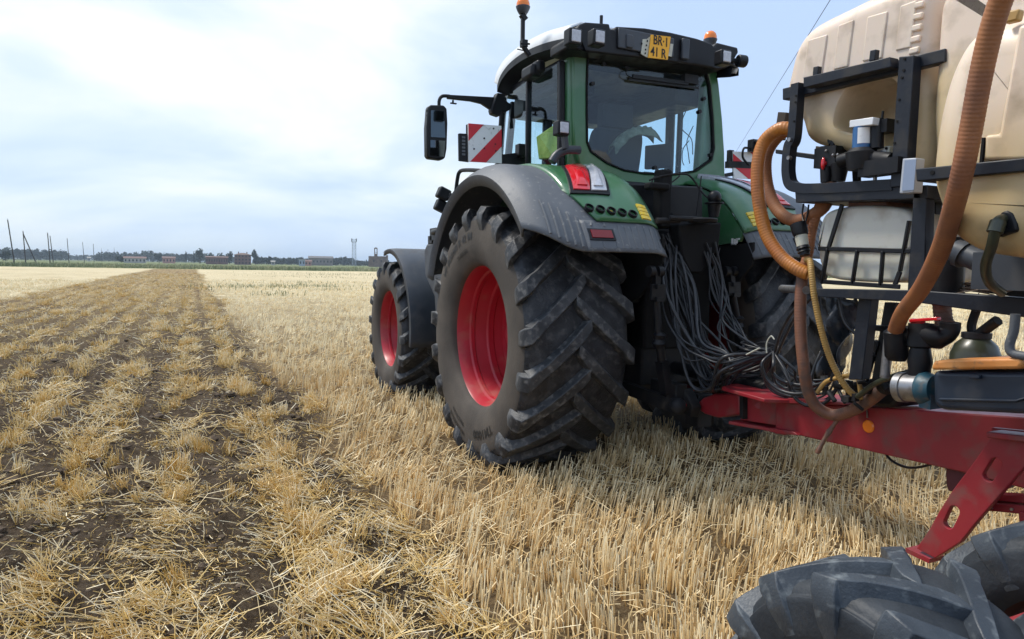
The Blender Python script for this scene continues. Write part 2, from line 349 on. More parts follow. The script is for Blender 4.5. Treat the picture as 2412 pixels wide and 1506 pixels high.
# ------------------------------------------------------------------ wheels
def tyre_profile(Rt, hw, rimr, lugh):
    Rc = Rt-lugh; h = Rc-rimr
    half = [(-hw*.80, rimr-.005), (-hw*.90, rimr+.02), (-hw*.985, rimr+.30*h), (-hw*1.0, rimr+.55*h), (-hw*.975, rimr+.80*h), (-hw*.92, Rc-.035), (-hw*.80, Rc-.008), (-hw*.4, Rc)]
    pr = half+[(0, Rc+.003)]+[(-x, r) for x, r in reversed(half)]
    P = catmull([(x, r, 0) for x, r in pr], 3)
    return [(p.x, p.y) for p in P], Rc
def make_tyre(name, Rt, hw, rimr, nlug, lugh, lw, sweep, mats, seed=0, overlap=.05, parent=None, n=96, groove=True):
    mb = MB(); prof, Rc = tyre_profile(Rt, hw, rimr, lugh)
    m = len(prof); vs = []; fs = []
    for (h, r) in prof:
        for k in range(n):
            a = 2*math.pi*k/n; vs.append((h, r*math.cos(a), r*math.sin(a)))
    mb.cur = 1; mb.add(vs, [])
    for i in range(m-1):
        side = (prof[i][1]+prof[i+1][1])/2 < Rc-.06
        for k in range(n):
            mb.f.append((i*n+k, i*n+(k+1) % n, (i+1)*n+(k+1) % n, (i+1)*n+k)); mb.mi.append(1 if side else 0)
    mb.cur = 0
    rs = random.Random(seed)
    def surf(x):
        ax = abs(x)
        for i in range(m-1):
            if prof[i][0] <= -ax <= prof[i+1][0] and prof[i][1] > Rc-.2:
                t = (-ax-prof[i][0])/max(1e-6, prof[i+1][0]-prof[i][0]); return prof[i][1]+(prof[i+1][1]-prof[i][1])*t
        return Rc-.03
    for s in (-1, 1):
        for k in range(nlug):
            a0 = 2*math.pi*(k+(.5 if s > 0 else 0))/nlug+rs.uniform(-.004, .004)
            secs = []
            K = 9
            for j in range(K+1):
                t = j/K; x = -overlap+(hw*.955+overlap)*t
                da = sweep*(.12*t+.88*t**.92 if t > 0 else 0)
                base = surf(x)-.012
                hgt = (Rt-.012*(t**2)*Rt/1.0) if t < .85 else Rt-.012*(t**2)*Rt
                w0 = lw*(.62-.10*t+.12*(t > .8)); w1 = lw*(.40-.06*t+.10*(t > .85))
                if j == 0: w0 *= .8; w1 *= .75
                secs.append((s*x, base, s*x, hgt, a0+da, w0, w1))
            # over the shoulder
            aE = a0+sweep
            secs.append((s*hw*.93, Rc-.06, s*(hw*1.035), Rc-.004, aE+.012, lw*.62, lw*.46))
            secs.append((s*hw*.95, Rc-.11, s*(hw*1.045), Rc-.055, aE+.02, lw*.60, lw*.46))
            secs.append((s*hw*.95, Rc-.16, s*(hw*.99), Rc-.13, aE+.026, lw*.50, lw*.34))
            vs = []
            for (xb, rb, xt, rt, a, wb, wt_) in secs:
                for (x, r, w) in ((xb, rb, -wb), (xt, rt, -wt_), (xt, rt, wt_), (xb, rb, wb)):
                    an = a+w/Rt; vs.append((x, r*math.cos(an), r*math.sin(an)))
            q = len(secs); fs = []
            for i in range(q-1):
                for c in range(3): fs.append((i*4+c, i*4+c+1, (i+1)*4+c+1, (i+1)*4+c))
            fs += [(0, 1, 2, 3), ((q-1)*4+3, (q-1)*4+2, (q-1)*4+1, (q-1)*4)]
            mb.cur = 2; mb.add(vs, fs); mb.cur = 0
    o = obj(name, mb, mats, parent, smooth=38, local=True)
    b = o.modifiers.new('bevel', 'BEVEL'); b.width = .006 if Rt > .5 else .004; b.segments = 2; b.limit_method = 'ANGLE'; b.angle_limit = math.radians(40)
    return o, prof, Rc
def make_rim(parent, fl, r0, depth, hub=.17, m=None, name='rim', n=96):
    """fl: x of the outer flange (negative = outside)"""
    d = depth
    pr = [(fl+.03, r0+.012), (fl, r0+.010), (fl-.008, r0-.002), (fl+.004, r0-.016), (fl+.03, r0-.03), (fl+d*.30, r0-.045), (fl+d*.33, r0-.062), (fl+d*.40, r0-.064),
          (fl+d*.43, r0-.052), (fl+d*.66, r0-.075), (fl+d*.69, r0-.093), (fl+d*.80, r0-.095), (fl+d*.83, r0-.085), (fl+d*1.0, r0-.10), (fl+d*1.02, r0-.13),
          (fl+d*1.0, r0*.52), (fl+d*.86, hub+.09), (fl+d*.84, hub+.05), (fl+d*.84, hub+.01), (fl+d*.70, hub), (fl+d*.66, hub-.03), (fl+d*.62, .0)]
    mb = MB(); mb.lathe(pr, (0, 0, 0), 'x', n)
    # back barrel
    mb.lathe([(fl+d*1.02, r0-.13), (fl+d*1.5, r0-.05), (-fl, r0), (-fl, r0-.03), (fl+d*1.5, r0-.09), (fl+d*1.08, r0-.16), (fl+d*1.08, 0)], (0, 0, 0), 'x', n)
    o = obj(name, mb, m or M['rimred'], parent, smooth=28, local=True)
    bo = MB()
    for k in range(10):
        a = 2*math.pi*k/10; bo.cyl((fl+d*.80, (hub+.05)*math.cos(a), (hub+.05)*math.sin(a)), (fl+d*.86, (hub+.05)*math.cos(a), (hub+.05)*math.sin(a)), .014, 6)
    obj('wheel_bolts', bo, M['iron'], parent, local=True)
    return o
def sidewall_text(parent, prof, items, mt):
    def xs(r):
        best = None
        for i in range(len(prof)//2):
            a, b = prof[i], prof[i+1]
            if min(a[1], b[1]) <= r <= max(a[1], b[1]):
                t = (r-a[1])/((b[1]-a[1]) or 1e-6); x = a[0]+(b[0]-a[0])*t; best = x if best is None else min(best, x)
        return best if best is not None else prof[4][0]
    for (txt, size, rc, ac) in items:
        vs, fs = textmesh(txt, size, 0, size*.02)
        mb = MB(); out = []
        for v in vs:
            r = rc+v.y; a = math.radians(ac)+v.x*1.15/rc
            out.append((xs(r)-.004, r*math.cos(a), r*math.sin(a)))
        mb.add(out, fs); obj('sidewall_lettering', mb, mt, parent, local=True, recalc=False)

# ------------------------------------------------------------------ tractor
TX, TY = 3.35, 4.81
T = thing('tractor', 'large dark green farm tractor with red rims standing on the stubble', 'tractor', (TX, TY, 0))
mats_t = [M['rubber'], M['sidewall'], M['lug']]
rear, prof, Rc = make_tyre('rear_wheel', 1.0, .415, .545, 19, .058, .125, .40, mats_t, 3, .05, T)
rear.location = (-1.0, 0, .965)
rear['label'] = 'rear wheel with deep chevron lugs and red dished rim'
make_rim(rear, -.350, .565, .40, .13)
sidewall_text(rear, prof, [('VF 800/60 R 42 IM', .082, .765, 62), ('TM1000', .095, .745, 251), ('PROGRESSIVE', .05, .80, 292), ('TRACTION', .045, .73, 291), ('TUBELESS', .045, .665, 70)], M['letter'])
r2 = copy_tree(rear, T); r2.location = (1.0, 0, .965)
for k in bpy.data.objects:
    if k.parent == r2: k.rotation_euler.z = math.pi
r2['label'] = 'rear wheel on the far side, in shadow'
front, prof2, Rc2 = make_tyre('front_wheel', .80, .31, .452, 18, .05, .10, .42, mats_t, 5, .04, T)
front.location = (-.98, 3.07, .745)
front['label'] = 'smaller front wheel with red rim under the dark mudguard'
make_rim(front, -.255, .465, .30, .12)
f2 = copy_tree(front, T); f2.location = (.98, 3.07, .745)
for k in bpy.data.objects:
    if k.parent == f2: k.rotation_euler.z = math.pi
f2['label'] = 'front wheel on the far side'

def mir(s, p): p = Vector(p); return V(2*TX-p.x, p.y, p.z) if s > 0 else p
def FS(X, ph, off=0):
    """rear mudguard surface (left-hand side coordinates)"""
    a = math.radians(ph); rho = 1.225+.075*max(0, math.sin(a))**2+off+.03*math.exp(-((ph-62)/14)**2)*min(1, max(0, (X-2.2)/.3))
    if X < 2.12: rho -= .09*((2.12-X)/.19)**2
    if X > 2.80: rho -= .05*((X-2.80)/.15)**2
    return V(X, TY-rho*math.cos(a), .965+rho*math.sin(a))
def fsinv(px, py):
    """which place (X, angle) of the mudguard the photograph shows at a pixel"""
    best = (1e9, 0, 0)
    def err(X, p):
        d = FS(X, p, .03)-CPOS; z = d.dot(_f); return (CX+FPX*d.dot(CR)/z-px)**2+(CY-FPX*d.dot(CU)/z-py)**2
    X0, p0, sx, sp = 2.55, 62, .45, 26
    for it in range(7):
        for a in range(-5, 6):
            for b in range(-5, 6):
                X, p = X0+sx*a/5, min(88, p0+sp*b/5); e_ = err(X, p)
                if e_ < best[0]: best = (e_, X, p)
        X0, p0 = best[1], best[2]; sx *= .35; sp *= .35
    return X0, p0
def phe(X): return 31+(11*((2.30-X)/.37)**2 if X < 2.30 else 0)
for s in (-1, 1):
    # outer grey extension, wrapping below the green panel at the back
    mb = MB(); rows = []
    XS = [1.93+.53*i/10 for i in range(11)]
    for i in range(41):
        row = []
        for X in XS:
            p0 = phe(X); ph = p0+(158-p0)*i/40
            row.append(mir(s, FS(X, ph)))
        e = FS(1.93, phe(1.93)+(158-phe(1.93))*i/40, -.075); row = [mir(s, V(1.955, e.y, e.z))]+row
        rows.append(row)
    mb.loft(rows)
    rows = []
    for i in range(9):
        row = []
        for j in range(15):
            X = 2.30+.65*j/14; row.append(mir(s, FS(X, 31+11*i/8, .004)))
        rows.append(row)
    mb.loft(rows)
    g = obj('rear_mudguard', mb, M['plastic'], T, smooth=60)
    sm = g.modifiers.new('sol', 'SOLIDIFY'); sm.thickness = .014; sm.offset = 0
    g['label'] = 'scuffed grey plastic edge of the mudguard' if s < 0 else 'grey plastic edge of the far mudguard'
    rb = MB()
    for j in range(17):
        X = 2.06+.052*j
        if 2.30 < X < 2.56: a0, a1 = (32.2, 34.2) if j % 2 else (39.8, 41.2)
        else: a0, a1 = phe(X)+1.2, 40.4
        if X < 2.36: a1 = 40+ (2.36-X)*34
        pts = [FS(X+.014*k/6*(1 if X < 2.4 else .3), a0+(a1-a0)*k/6, .008) for k in range(7)]
        rb.tube([mir(s, p) for p in pts], .009, 6)
    obj('mudguard_ribs', rb, M['plastic'], g, smooth=60)
    # green panel
    mb = MB(); rows = []
    for i in range(37):
        row = []
        for j in range(19):
            X = 2.28+.67*j/18; ph = 41.5+(125-41.5)*i/36
            lead = max(0, (2.42-X)/.14)
            row.append(mir(s, FS(X, max(ph, 41.5+14*lead), .018*min(1, (X-2.28)/.03))))
        rows.append(row)
    mb.loft(rows)
    gp = obj('mudguard_panel', mb, M['green'], T, smooth=60)
    sm = gp.modifiers.new('sol', 'SOLIDIFY'); sm.thickness = .012; sm.offset = 0
    # inner wall of the mudguard
    mb = MB(); P = [mir(s, FS(2.95, a, .0)) for a in range(42, 121, 4)]; Q = [mir(s, V(2.95, TY+.35, 1.62)), mir(s, V(2.95, FS(2.95, 42).y+.02, 1.72))]
    mb.prism(P+Q, (-.02*s*-1, 0, 0)); obj('mudguard_wall', mb, M['green'], T)
    mb = MB(); mb.prism([mir(s, p) for p in (V(2.95, 3.80, 1.712), V(2.95, 5.4, 1.60), V(2.95, 5.6, .95), V(2.95, 4.7, 1.05), V(2.95, 4.05, 1.30), V(2.95, 3.80, 1.55))], (.02*s, 0, 0)); obj('mudguard_shade_plate', mb, M['blackmat'], T)  # dark lower band, enlarged into a black plate standing in for wheel shade
    # arch liner shadow side
    def patch(X0, X1, a0, a1, off, th, nx=6, na=6, curve=0):
        mb = MB(); rows = []; rb = []
        top = [[mir(s, FS(X0+(X1-X0)*i/nx, a0+(a1-a0)*j/na, off+th)) for j in range(na+1)] for i in range(nx+1)]
        bot = [[mir(s, FS(X0+(X1-X0)*i/nx, a0+(a1-a0)*j/na, off-.01)) for j in range(na+1)] for i in range(nx+1)]
        mb.loft(top); mb.loft(bot)
        per = lambda g_: [g_[0][j] for j in range(na+1)]+[g_[i][na] for i in range(1, nx+1)]+[g_[nx][j] for j in range(na-1, -1, -1)]+[g_[i][0] for i in range(nx-1, 0, -1)]
        mb.loft([per(top), per(bot)], True); return mb
    def lpatch(q, off, th, rnd=0, n=7):
        TL, TR, BR, BL = [fsinv(*c_) for c_ in q]; ft = []; fb = []
        for a in range(n+1):
            r1 = []; r0_ = []
            for b in range(n+1):
                u, v = a/n, b/n; X = (TL[0]*(1-u)+TR[0]*u)*(1-v)+(BL[0]*(1-u)+BR[0]*u)*v; p = (TL[1]*(1-u)+TR[1]*u)*(1-v)+(BL[1]*(1-u)+BR[1]*u)*v
                e = max(abs(u-.5), abs(v-.5))*2
                r1.append(mir(s, FS(X, p, off+th-rnd*e**4))); r0_.append(mir(s, FS(X, p, off-.012)))
            ft.append(r1); fb.append(r0_)
        mb = MB(); mb.loft(ft); mb.loft(fb)
        per = lambda g_: [g_[0][k] for k in range(n+1)]+[g_[k][n] for k in range(1, n+1)]+[g_[n][k] for k in range(n-1, -1, -1)]+[g_[k][0] for k in range(n-1, 0, -1)]
        mb.loft([per(ft), per(fb)], True); return mb
    h = obj('tail_light', lpatch(((1322, 392), (1398, 392), (1437, 460), (1343, 456)), .020, .016), M['black'], T, smooth=40, bevel=.004)
    obj('red_lens', lpatch(((1330, 395), (1363, 395), (1388, 450), (1350, 448)), .034, .020, .010), M['redlens'], h, smooth=60)
    obj('clear_lens', lpatch(((1367, 395), (1396, 396), (1428, 452), (1392, 451)), .034, .020, .010), M['clearlens'], h, smooth=60)
    obj('lamp_bulb_cover', lpatch(((1348, 404), (1366, 404), (1382, 442), (1358, 441)), .050, .014, .010), M['redlens'], h, smooth=60)
    obj('lamp_bulb_cover', lpatch(((1380, 405), (1397, 406), (1418, 444), (1396, 443)), .050, .014, .010), M['clearlens'], h, smooth=60)
    rf = obj('rear_reflector', patch(2.33, 2.53, 34.6, 38.6, .004, .014), M['black'], T, smooth=40, bevel=.004)
    obj('reflector_lens', patch(2.35, 2.51, 35.3, 38.0, .018, .006), mat('dark_red_lens', (.20, .01, .012), .25), rf)
    for k in range(5):
        X = 2.40+.083*k; ph = 46-.4*k; c = FS(X, ph, .014); c2 = FS(X, ph, .045); c3 = FS(X, ph, .03)
        mb = MB(); d = (mir(s, c2)-mir(s, c)).normalized(); a = mir(s, c)
        q = d.to_track_quat('Z', 'Y').to_matrix()
        def rp(pr, n=18):
            vs = []; fs = []
            for (z, r) in pr:
                for t in range(n): vs.append(a+q @ V(r*math.cos(2*math.pi*t/n), r*math.sin(2*math.pi*t/n), z))
            for i in range(len(pr)-1):
                for t in range(n): fs.append((i*n+t, i*n+(t+1) % n, (i+1)*n+(t+1) % n, (i+1)*n+t))
            return vs, fs
        mb.add(*rp([(0, .034), (.028, .033), (.03, .026), (.008, .024), (.006, .0)]))
        cp = obj('coupling_socket', mb, M['black'], T, smooth=40)
        mb = MB(); mb.add(*rp([(.006, .012), (.012, .012), (.013, 0)])); obj('coupling_core', mb, M['yellow'] if k == 2 else M['iron'], cp)
    st = MB()
    for k in range(4):
        a0 = 42.9+k*1.55
        for row in [patch(2.80, 2.88, a0, a0+1.25, .030, .004, 2, 2)]: st.add(row.v, row.f)
    obj('warning_sticker', st, M['yellow'], T)
# white letter-shaped remains of a sticker on the inner wall of the far mudguard
mb = MB()
a, b = at(1723, 562, X=3.725), at(1742, 577, X=3.725)
for (u0, v0, u1, v1) in ((0, 0, .22, 1), (.3, .1, .5, 1), (.55, 0, .75, .8), (.6, 0, 1, .25), (0, .85, .6, 1)):
    y0 = a.y+(b.y-a.y)*u0; y1 = a.y+(b.y-a.y)*u1; z0 = a.z+(b.z-a.z)*v0; z1 = a.z+(b.z-a.z)*v1
    mb.box((3.725, (y0+y1)/2, (z0+z1)/2), (.004, abs(y1-y0), abs(z1-z0)))
obj('worn_sticker', mb, M['whitep'], T)

# body under and behind the cab
mb = MB(); mb.box((TX, 4.9, 1.0), (.62, 1.5, .75)); mb.box((TX, 6.6, .95), (.5, 2.6, .6)); mb.box((TX, 4.85, .95), (1.3, .34, .34)); mb.box((TX, 7.88, .72), (1.3, .25, .25))
mb.box((TX, 4.45, 1.50), (.75, .5, .5)); mb.box((TX-.35, 5.9, 1.0), (.5, 1.1, .8)); mb.box((TX+.35, 5.9, 1.0), (.5, 1.1, .8))
obj('chassis', mb, M['iron'], T, bevel=.02)
mb = MB(); mb.prism([(2.98, 5.9, 1.15), (2.98, 9.2, 1.15), (2.98, 9.3, 1.5), (2.98, 9.1, 1.85), (2.98, 7.5, 2.08), (2.98, 5.9, 2.15)], (.75, 0, 0))
obj('bonnet', mb, M['green'], T, bevel=.06, segs=4)
# cab lower body
mb = MB(); mb.box((TX, 5.15, 1.75), (1.34, 1.5, .85)); obj('cab_floor', mb, M['black'], T, bevel=.03)
YR = 4.60
def rearpt(px, py, Y=YR): return at(px, py, Y=Y)
inner = [(1384, 134), (1440, 138), (1530, 145), (1610, 153), (1664, 162), (1674, 200), (1681, 280), (1684, 350), (1678, 378), (1640, 404), (1585, 412), (1520, 410), (1470, 402), (1430, 385), (1392, 358), (1383, 335), (1382, 270), (1382, 200)]
outer = [(1350, 112), (1440, 118), (1530, 126), (1610, 134), (1686, 150), (1694, 200), (1702, 280), (1707, 360), (1708, 420), (1650, 436), (1590, 440), (1520, 440), (1450, 434), (1405, 415), (1368, 392), (1354, 350), (1350, 270), (1350, 200)]
mb = MB(); mb.ring([rearpt(*p) for p in outer], [rearpt(*p) for p in inner], (0, .09, 0)); cabf = obj('cab_frame', mb, M['green'], T, bevel=.012)
mb = MB(); mb.ring([rearpt(*p, Y=YR-.012) for p in inner], [rearpt(p[0]+(1530-p[0])*.02, p[1]+(280-p[1])*.025, Y=YR-.012) for p in inner], (0, .03, 0)); obj('window_seal', mb, M['blackmat'], cabf)
mb = MB(); mb.add([rearpt(p[0]+(1530-p[0])*.01, p[1]+(280-p[1])*.012, Y=YR+.006) for p in inner], [tuple(range(len(inner)))]); rg = obj('rear_window', mb, M['glass'], T)
wb = MB()
for (px, py) in ((1397, 197), (1478, 160), (1660, 232), (1650, 263), (1545, 395), (1676, 365), (1424, 150)):
    c = rearpt(px, py, YR-.01); wb.cyl(c, c+V(0, .04, 0), .016, 12)
obj('window_stud', wb, M['black'], rg)
wp = MB(); wp.bar(rearpt(1490, 180, YR-.03), rearpt(1620, 197, YR-.03), .02, .03); wp.bar(rearpt(1480, 187, YR-.02), rearpt(1645, 208, YR-.02), .012, .02); wp.tube(catmull([rearpt(1490, 184, YR-.04), rearpt(1475, 175, YR-.04), rearpt(1480, 162, YR-.04), rearpt(1500, 160, YR-.04)], 5), .004, 6)
wp.box(rearpt(1625, 188, YR-.02), (.14, .05, .07))
obj('rear_wiper', wp, M['black'], rg)
# side pillars and glazing
def sidep(px, py, X): return at(px, py, X=X)
XL = 2.60
mb = MB()
for s in (-1, 1):
    mb.bar(mir(s, (2.715, 4.69, 2.18)), mir(s, (2.685, 4.67, 3.12)), .10, .12)
obj('rear_pillar', mb, M['green'], cabf, bevel=.03, segs=3)
mb = MB()
for s in (-1, 1):
    mb.bar(mir(s, (2.57, 5.17, 2.2)), mir(s, (2.56, 5.17, 3.05)), .035, .05)
    mb.bar(mir(s, (2.60, 5.95, 1.6)), mir(s, (2.62, 5.80, 3.05)), .04, .06)
    mb.bar(mir(s, (2.62, 4.70, 2.25)), mir(s, (2.60, 4.70, 3.08)), .05, .05)
    mb.bar(mir(s, (2.62, 4.66, 2.22)), mir(s, (2.60, 5.95, 2.12)), .05, .06)
mb.bar((2.62, 5.95, 2.15), (4.08, 5.95, 2.15), .06, .10)
mb.bar((2.72, 5.98, 2.15), (2.78, 5.93, 3.05), .05, .06); mb.bar((3.98, 5.98, 2.15), (3.92, 5.93, 3.05), .05, .06)
obj('door_frame', mb, M['black'], cabf, bevel=.01)
for s in (-1, 1):
    mb = MB(); mb.add([mir(s, p) for p in ((2.60, 4.70, 2.25), (2.565, 5.17, 2.22), (2.56, 5.17, 3.06), (2.59, 4.70, 3.07))], [(0, 1, 2, 3)]); obj('side_window', mb, M['glass'], T)
    mb = MB(); mb.add([mir(s, p) for p in ((2.568, 5.19, 2.22), (2.60, 5.93, 2.15), (2.615, 5.80, 3.04), (2.562, 5.19, 3.05))], [(0, 1, 2, 3)]); obj('door_window', mb, M['glass'], T)
mb = MB(); mb.add([(2.70, 5.985, 2.2), (4.0, 5.985, 2.2), (3.95, 5.93, 3.05), (2.75, 5.93, 3.05)], [(0, 1, 2, 3)]); obj('windscreen', mb, M['glass'], T)
# interior
mb = MB(); mb.box((TX, 5.30, 3.10), (1.42, 1.22, .08)); mb.box((TX+.55, 5.3, 2.99), (.30, 1.1, .16)); mb.box((TX+.66, 5.15, 2.60), (.06, .10, .9)); mb.box((TX-.30, 5.75, 2.6), (.09, .08, .95)); mb.box((TX-.38, 5.45, 3.02), (.4, .7, .10)); mb.box((TX, 5.75, 2.97), (1.2, .25, .20)); obj('headliner', mb, M['black'], T, bevel=.03)
c = (3.30, 5.05)
mb = MB(); mb.pillow([(c[0], 5.0, 2.05), (c[0], 4.93, 2.3), (c[0], 4.88, 2.62), (c[0], 4.97, 2.68), (c[0], 5.05, 2.6), (c[0], 5.12, 2.3), (c[0], 5.14, 2.05)], c[0]-.24, c[0]+.24, .06)
st_ = obj('driver_seat', mb, M['seatc'], T, smooth=60)
mb = MB(); mb.box((c[0]+.02, 5.02, 2.80), (.30, .10, .20)); mb.bar((c[0]-.08, 5.02, 2.62), (c[0]-.08, 5.02, 2.75), .015); mb.bar((c[0]+.08, 5.02, 2.62), (c[0]+.08, 5.02, 2.75), .015); obj('headrest', mb, M['seatc'], st_, bevel=.035, segs=4)
mb = MB(); mb.box((3.3, 5.3, 2.1), (.5, .5, .16)); mb.box((3.72, 5.3, 2.32), (.16, .55, .10)); obj('seat_base', mb, M['seatc'], st_, bevel=.04, segs=3)
mb = MB(); ce = V(3.30, 5.62, 2.48); q = Vector((0, -.5, .86)).to_track_quat('Z', 'Y').to_matrix()
mb.tube(catmull([ce+q @ V(.2*math.cos(a), .2*math.sin(a), 0) for a in [2*math.pi*k/16 for k in range(16)]], 2, True)+[ce+q @ V(.2, 0, 0)], .016, 8); mb.bar(ce, ce+V(0, .18, -.4), .09); mb.bar(ce+q @ V(-.2, 0, 0), ce+q @ V(.2, 0, 0), .03, .02); obj('steering_wheel', mb, M['black'], T, smooth=40)
mb = MB(); mb.box((3.30, 5.78, 2.28), (.7, .18, .22)); obj('dashboard', mb, M['black'], T, bevel=.04, segs=3)
mb = MB(); mb.box((3.78, 5.0, 2.50), (.05, .26, .21), Matrix.Rotation(.5, 3, 'Z')); mb.bar((3.8, 5.05, 2.2), (3.8, 5.05, 2.45), .03); mb.box((3.62, 5.38, 2.52), (.26, .04, .19)); mb.bar((3.62, 5.42, 2.2), (3.62, 5.42, 2.5), .03); obj('cab_monitor', mb, M['seatc'], T, bevel=.012)
mb = MB()
for k, (xa, xb, za, zb) in enumerate(((3.92, 3.97, 2.42, 2.75), (3.86, 3.93, 2.40, 2.62), (3.95, 3.90, 2.5, 2.9), (3.80, 3.86, 2.38, 2.55))):
    mb.tube(catmull([(xa, 4.75, za), (xa+.02, 4.80, (za+zb)/2-.06), (xb-.03, 4.82, (za+zb)/2+.04), (xb, 4.78, zb)], 6), .004, 6)
obj('cab_cables', mb, M['cable'], T, smooth=60)

# roof
side = [(1172, 214), (1180, 190), (1200, 163), (1230, 140), (1262, 124), (1300, 112), (1342, 104)]
L0 = [at(x_, y_, X=2.54) for x_, y_ in side]; L0 = catmull(L0, 4)
topc = [(1174, 200), (1180, 172), (1200, 140), (1230, 113), (1262, 92), (1305, 70), (1368, 52)]
L1 = catmull([at(x_, y_, X=2.74) for x_, y_ in topc], 4)
mb = MB(); A = [V(2.54, p.y, p.z+.05) for p in L0]
m1 = [V(2.60, (a.y+b.y)/2, a.z+(b.z-a.z)*.62) for a, b in zip(A, L1)]
cen = [V(TX, p.y*.97+.2, p.z+.03) for p in L1]
rows = [[V(2.56, p.y, p.z-.05) for p in A], A, m1, L1, cen, [mir(1, p) for p in L1], [mir(1, p) for p in m1], [mir(1, p) for p in A], [mir(1, V(2.56, p.y, p.z-.05)) for p in A]]
mb.loft(rows); roof = obj('roof', mb, M['white'], T, smooth=60); sm = roof.modifiers.new('s', 'SOLIDIFY'); sm.thickness = .02
mb = MB()
for s in (-1, 1):
    lo = [mir(s, V(2.535, p.y-.0, p.z-.012)) for p in L0]; hi = [mir(s, V(2.535, p.y, p.z+.045)) for p in L0]
    li = [mir(s, V(2.66, p.y-.04, p.z-.05)) for p in L0]; ti = [mir(s, V(2.62, p.y-.02, p.z+.05)) for p in L0]
    mb.loft([lo, hi, ti, li, lo])
obj('roof_trim', mb, M['black'], roof, smooth=40)
# rear light bar
YB = 4.45
barT = [(1338, 92), (1366, 58), (1380, 52), (1436, 56), (1438, 68), (1448, 70), (1452, 62), (1520, 66), (1580, 76), (1640, 90), (1676, 102), (1682, 110), (1690, 100), (1738, 112), (1740, 124)]
barB = [(1338, 112), (1352, 116), (1380, 122), (1436, 128), (1438, 128), (1448, 129), (1452, 130), (1520, 138), (1580, 146), (1640, 154), (1676, 160), (1682, 162), (1690, 165), (1716, 160), (1730, 140)]
mb = MB(); mb.prism([at(x_, y_, Y=YB) for x_, y_ in barT]+[at(x_, y_, Y=YB) for x_, y_ in reversed(barB)], (0, .28, 0)); rbar = obj('roof_light_bar', mb, M['black'], roof, bevel=.012)
mb = MB(); mb.box((at(1520, 103, Y=YB).x, YB-.012, at(1520, 103, Y=YB).z), (.52, .02, .15)); mb.box((at(1478, 100, Y=YB).x, YB-.02, at(1478, 100, Y=YB).z), (.06, .03, .10)); mb.box((at(1610, 118, Y=YB).x, YB-.02, at(1610, 118, Y=YB).z), (.07, .03, .16)); obj('bar_cover', mb, M['darkplastic'], roof, bevel=.008)
def lamp(name, px, py, Y, w, h, parent, d=.09, yaw=0, m='clearlens'):
    c = at(px, py, Y=Y); mb = MB(); rt = Matrix.Rotation(yaw, 3, 'Z')
    mb.box(c+rt @ V(0, d/2, 0), (w, d, h), rt); o = obj(name, mb, M['black'], parent, bevel=.012, segs=3)
    mb = MB(); mb.box(c+rt @ V(0, -.004, 0), (w*.70, .012, h*.74), rt)
    if o.parent.parent is None: obj('lamp_lens', mb, M[m], o, bevel=.012, segs=3)
    return o
for (px, py) in ((1357, 85), (1413, 87), (1712, 134)):
    w = lamp('work_light', px, py, 4.24, .105, .112, T)
mb = MB(); c = at(1740, 146, Y=4.45); mb.cyl(c+V(-.03, -.02, 0), c+V(.045, -.03, 0), .05, 14); mb.box(c+V(-.06, 0, 0), (.08, .04, .04)); obj('work_light', mb, M['black'], T, bevel=.01)
lf = lamp('mudguard_lamp', 1329, 301, 4.40, .10, .105, T)
mb = MB(); mb.bar(at(1329, 317, Y=4.46), at(1332, 350, Y=4.46), .05, .03); mb.tube(catmull([at(1300, 382, Y=4.5), at(1312, 365, Y=4.5), at(1335, 354, Y=4.5), at(1365, 354, Y=4.5)], 6), .032, 10); obj('lamp_bracket', mb, M['darkplastic'], lf, smooth=40)
# number plate and its white carrier
pl = [at(x_, y_, Y=4.415) for x_, y_ in ((1534, 82), (1580, 87), (1573, 141), (1527, 136))]
mb = MB(); mb.prism(pl, (0, .008, 0)); npl = obj('number_plate', mb, M['plate'], T)
cw = [at(x_, y_, Y=4.425) for x_, y_ in ((1514, 93), (1524, 92), (1534, 84), (1528, 136), (1521, 134), (1510, 127))]
mb = MB(); mb.prism(cw, (0, .006, 0)); mb.prism([at(x_, y_, Y=4.425) for x_, y_ in ((1579, 103), (1586, 104), (1582, 134), (1574, 132))], (0, .006, 0))
for (px, py) in ((1524, 97), (1521, 112), (1519, 124), (1584, 115)): pass
obj('plate_carrier', mb, M['cream'], npl)
mbd = MB()
for (px, py) in ((1525, 97), (1523, 107), (1521, 117), (1520, 126), (1512, 103)): mbd.box(at(px, py, Y=4.42), (.008, .006, .012))
obj('carrier_marks', mbd, M['black'], npl)
def plate_text(txt, px, py, size, Y, sx=1, par=None, mt=None, shear=0):
    vs, fs = textmesh(txt, size, 0, size*.015); c = at(px, py, Y=Y); mb = MB()
    mb.add([(c.x+v.x*sx, Y, c.z+v.y-(v.x*sx)*.03) for v in vs], fs); return obj('lettering', mb, mt or M['letter'], par, recalc=False)
plate_text('BR·1', 1557, 98, .098, 4.412, .78, npl)
plate_text('41 R', 1551, 125, .098, 4.412, .80, npl)
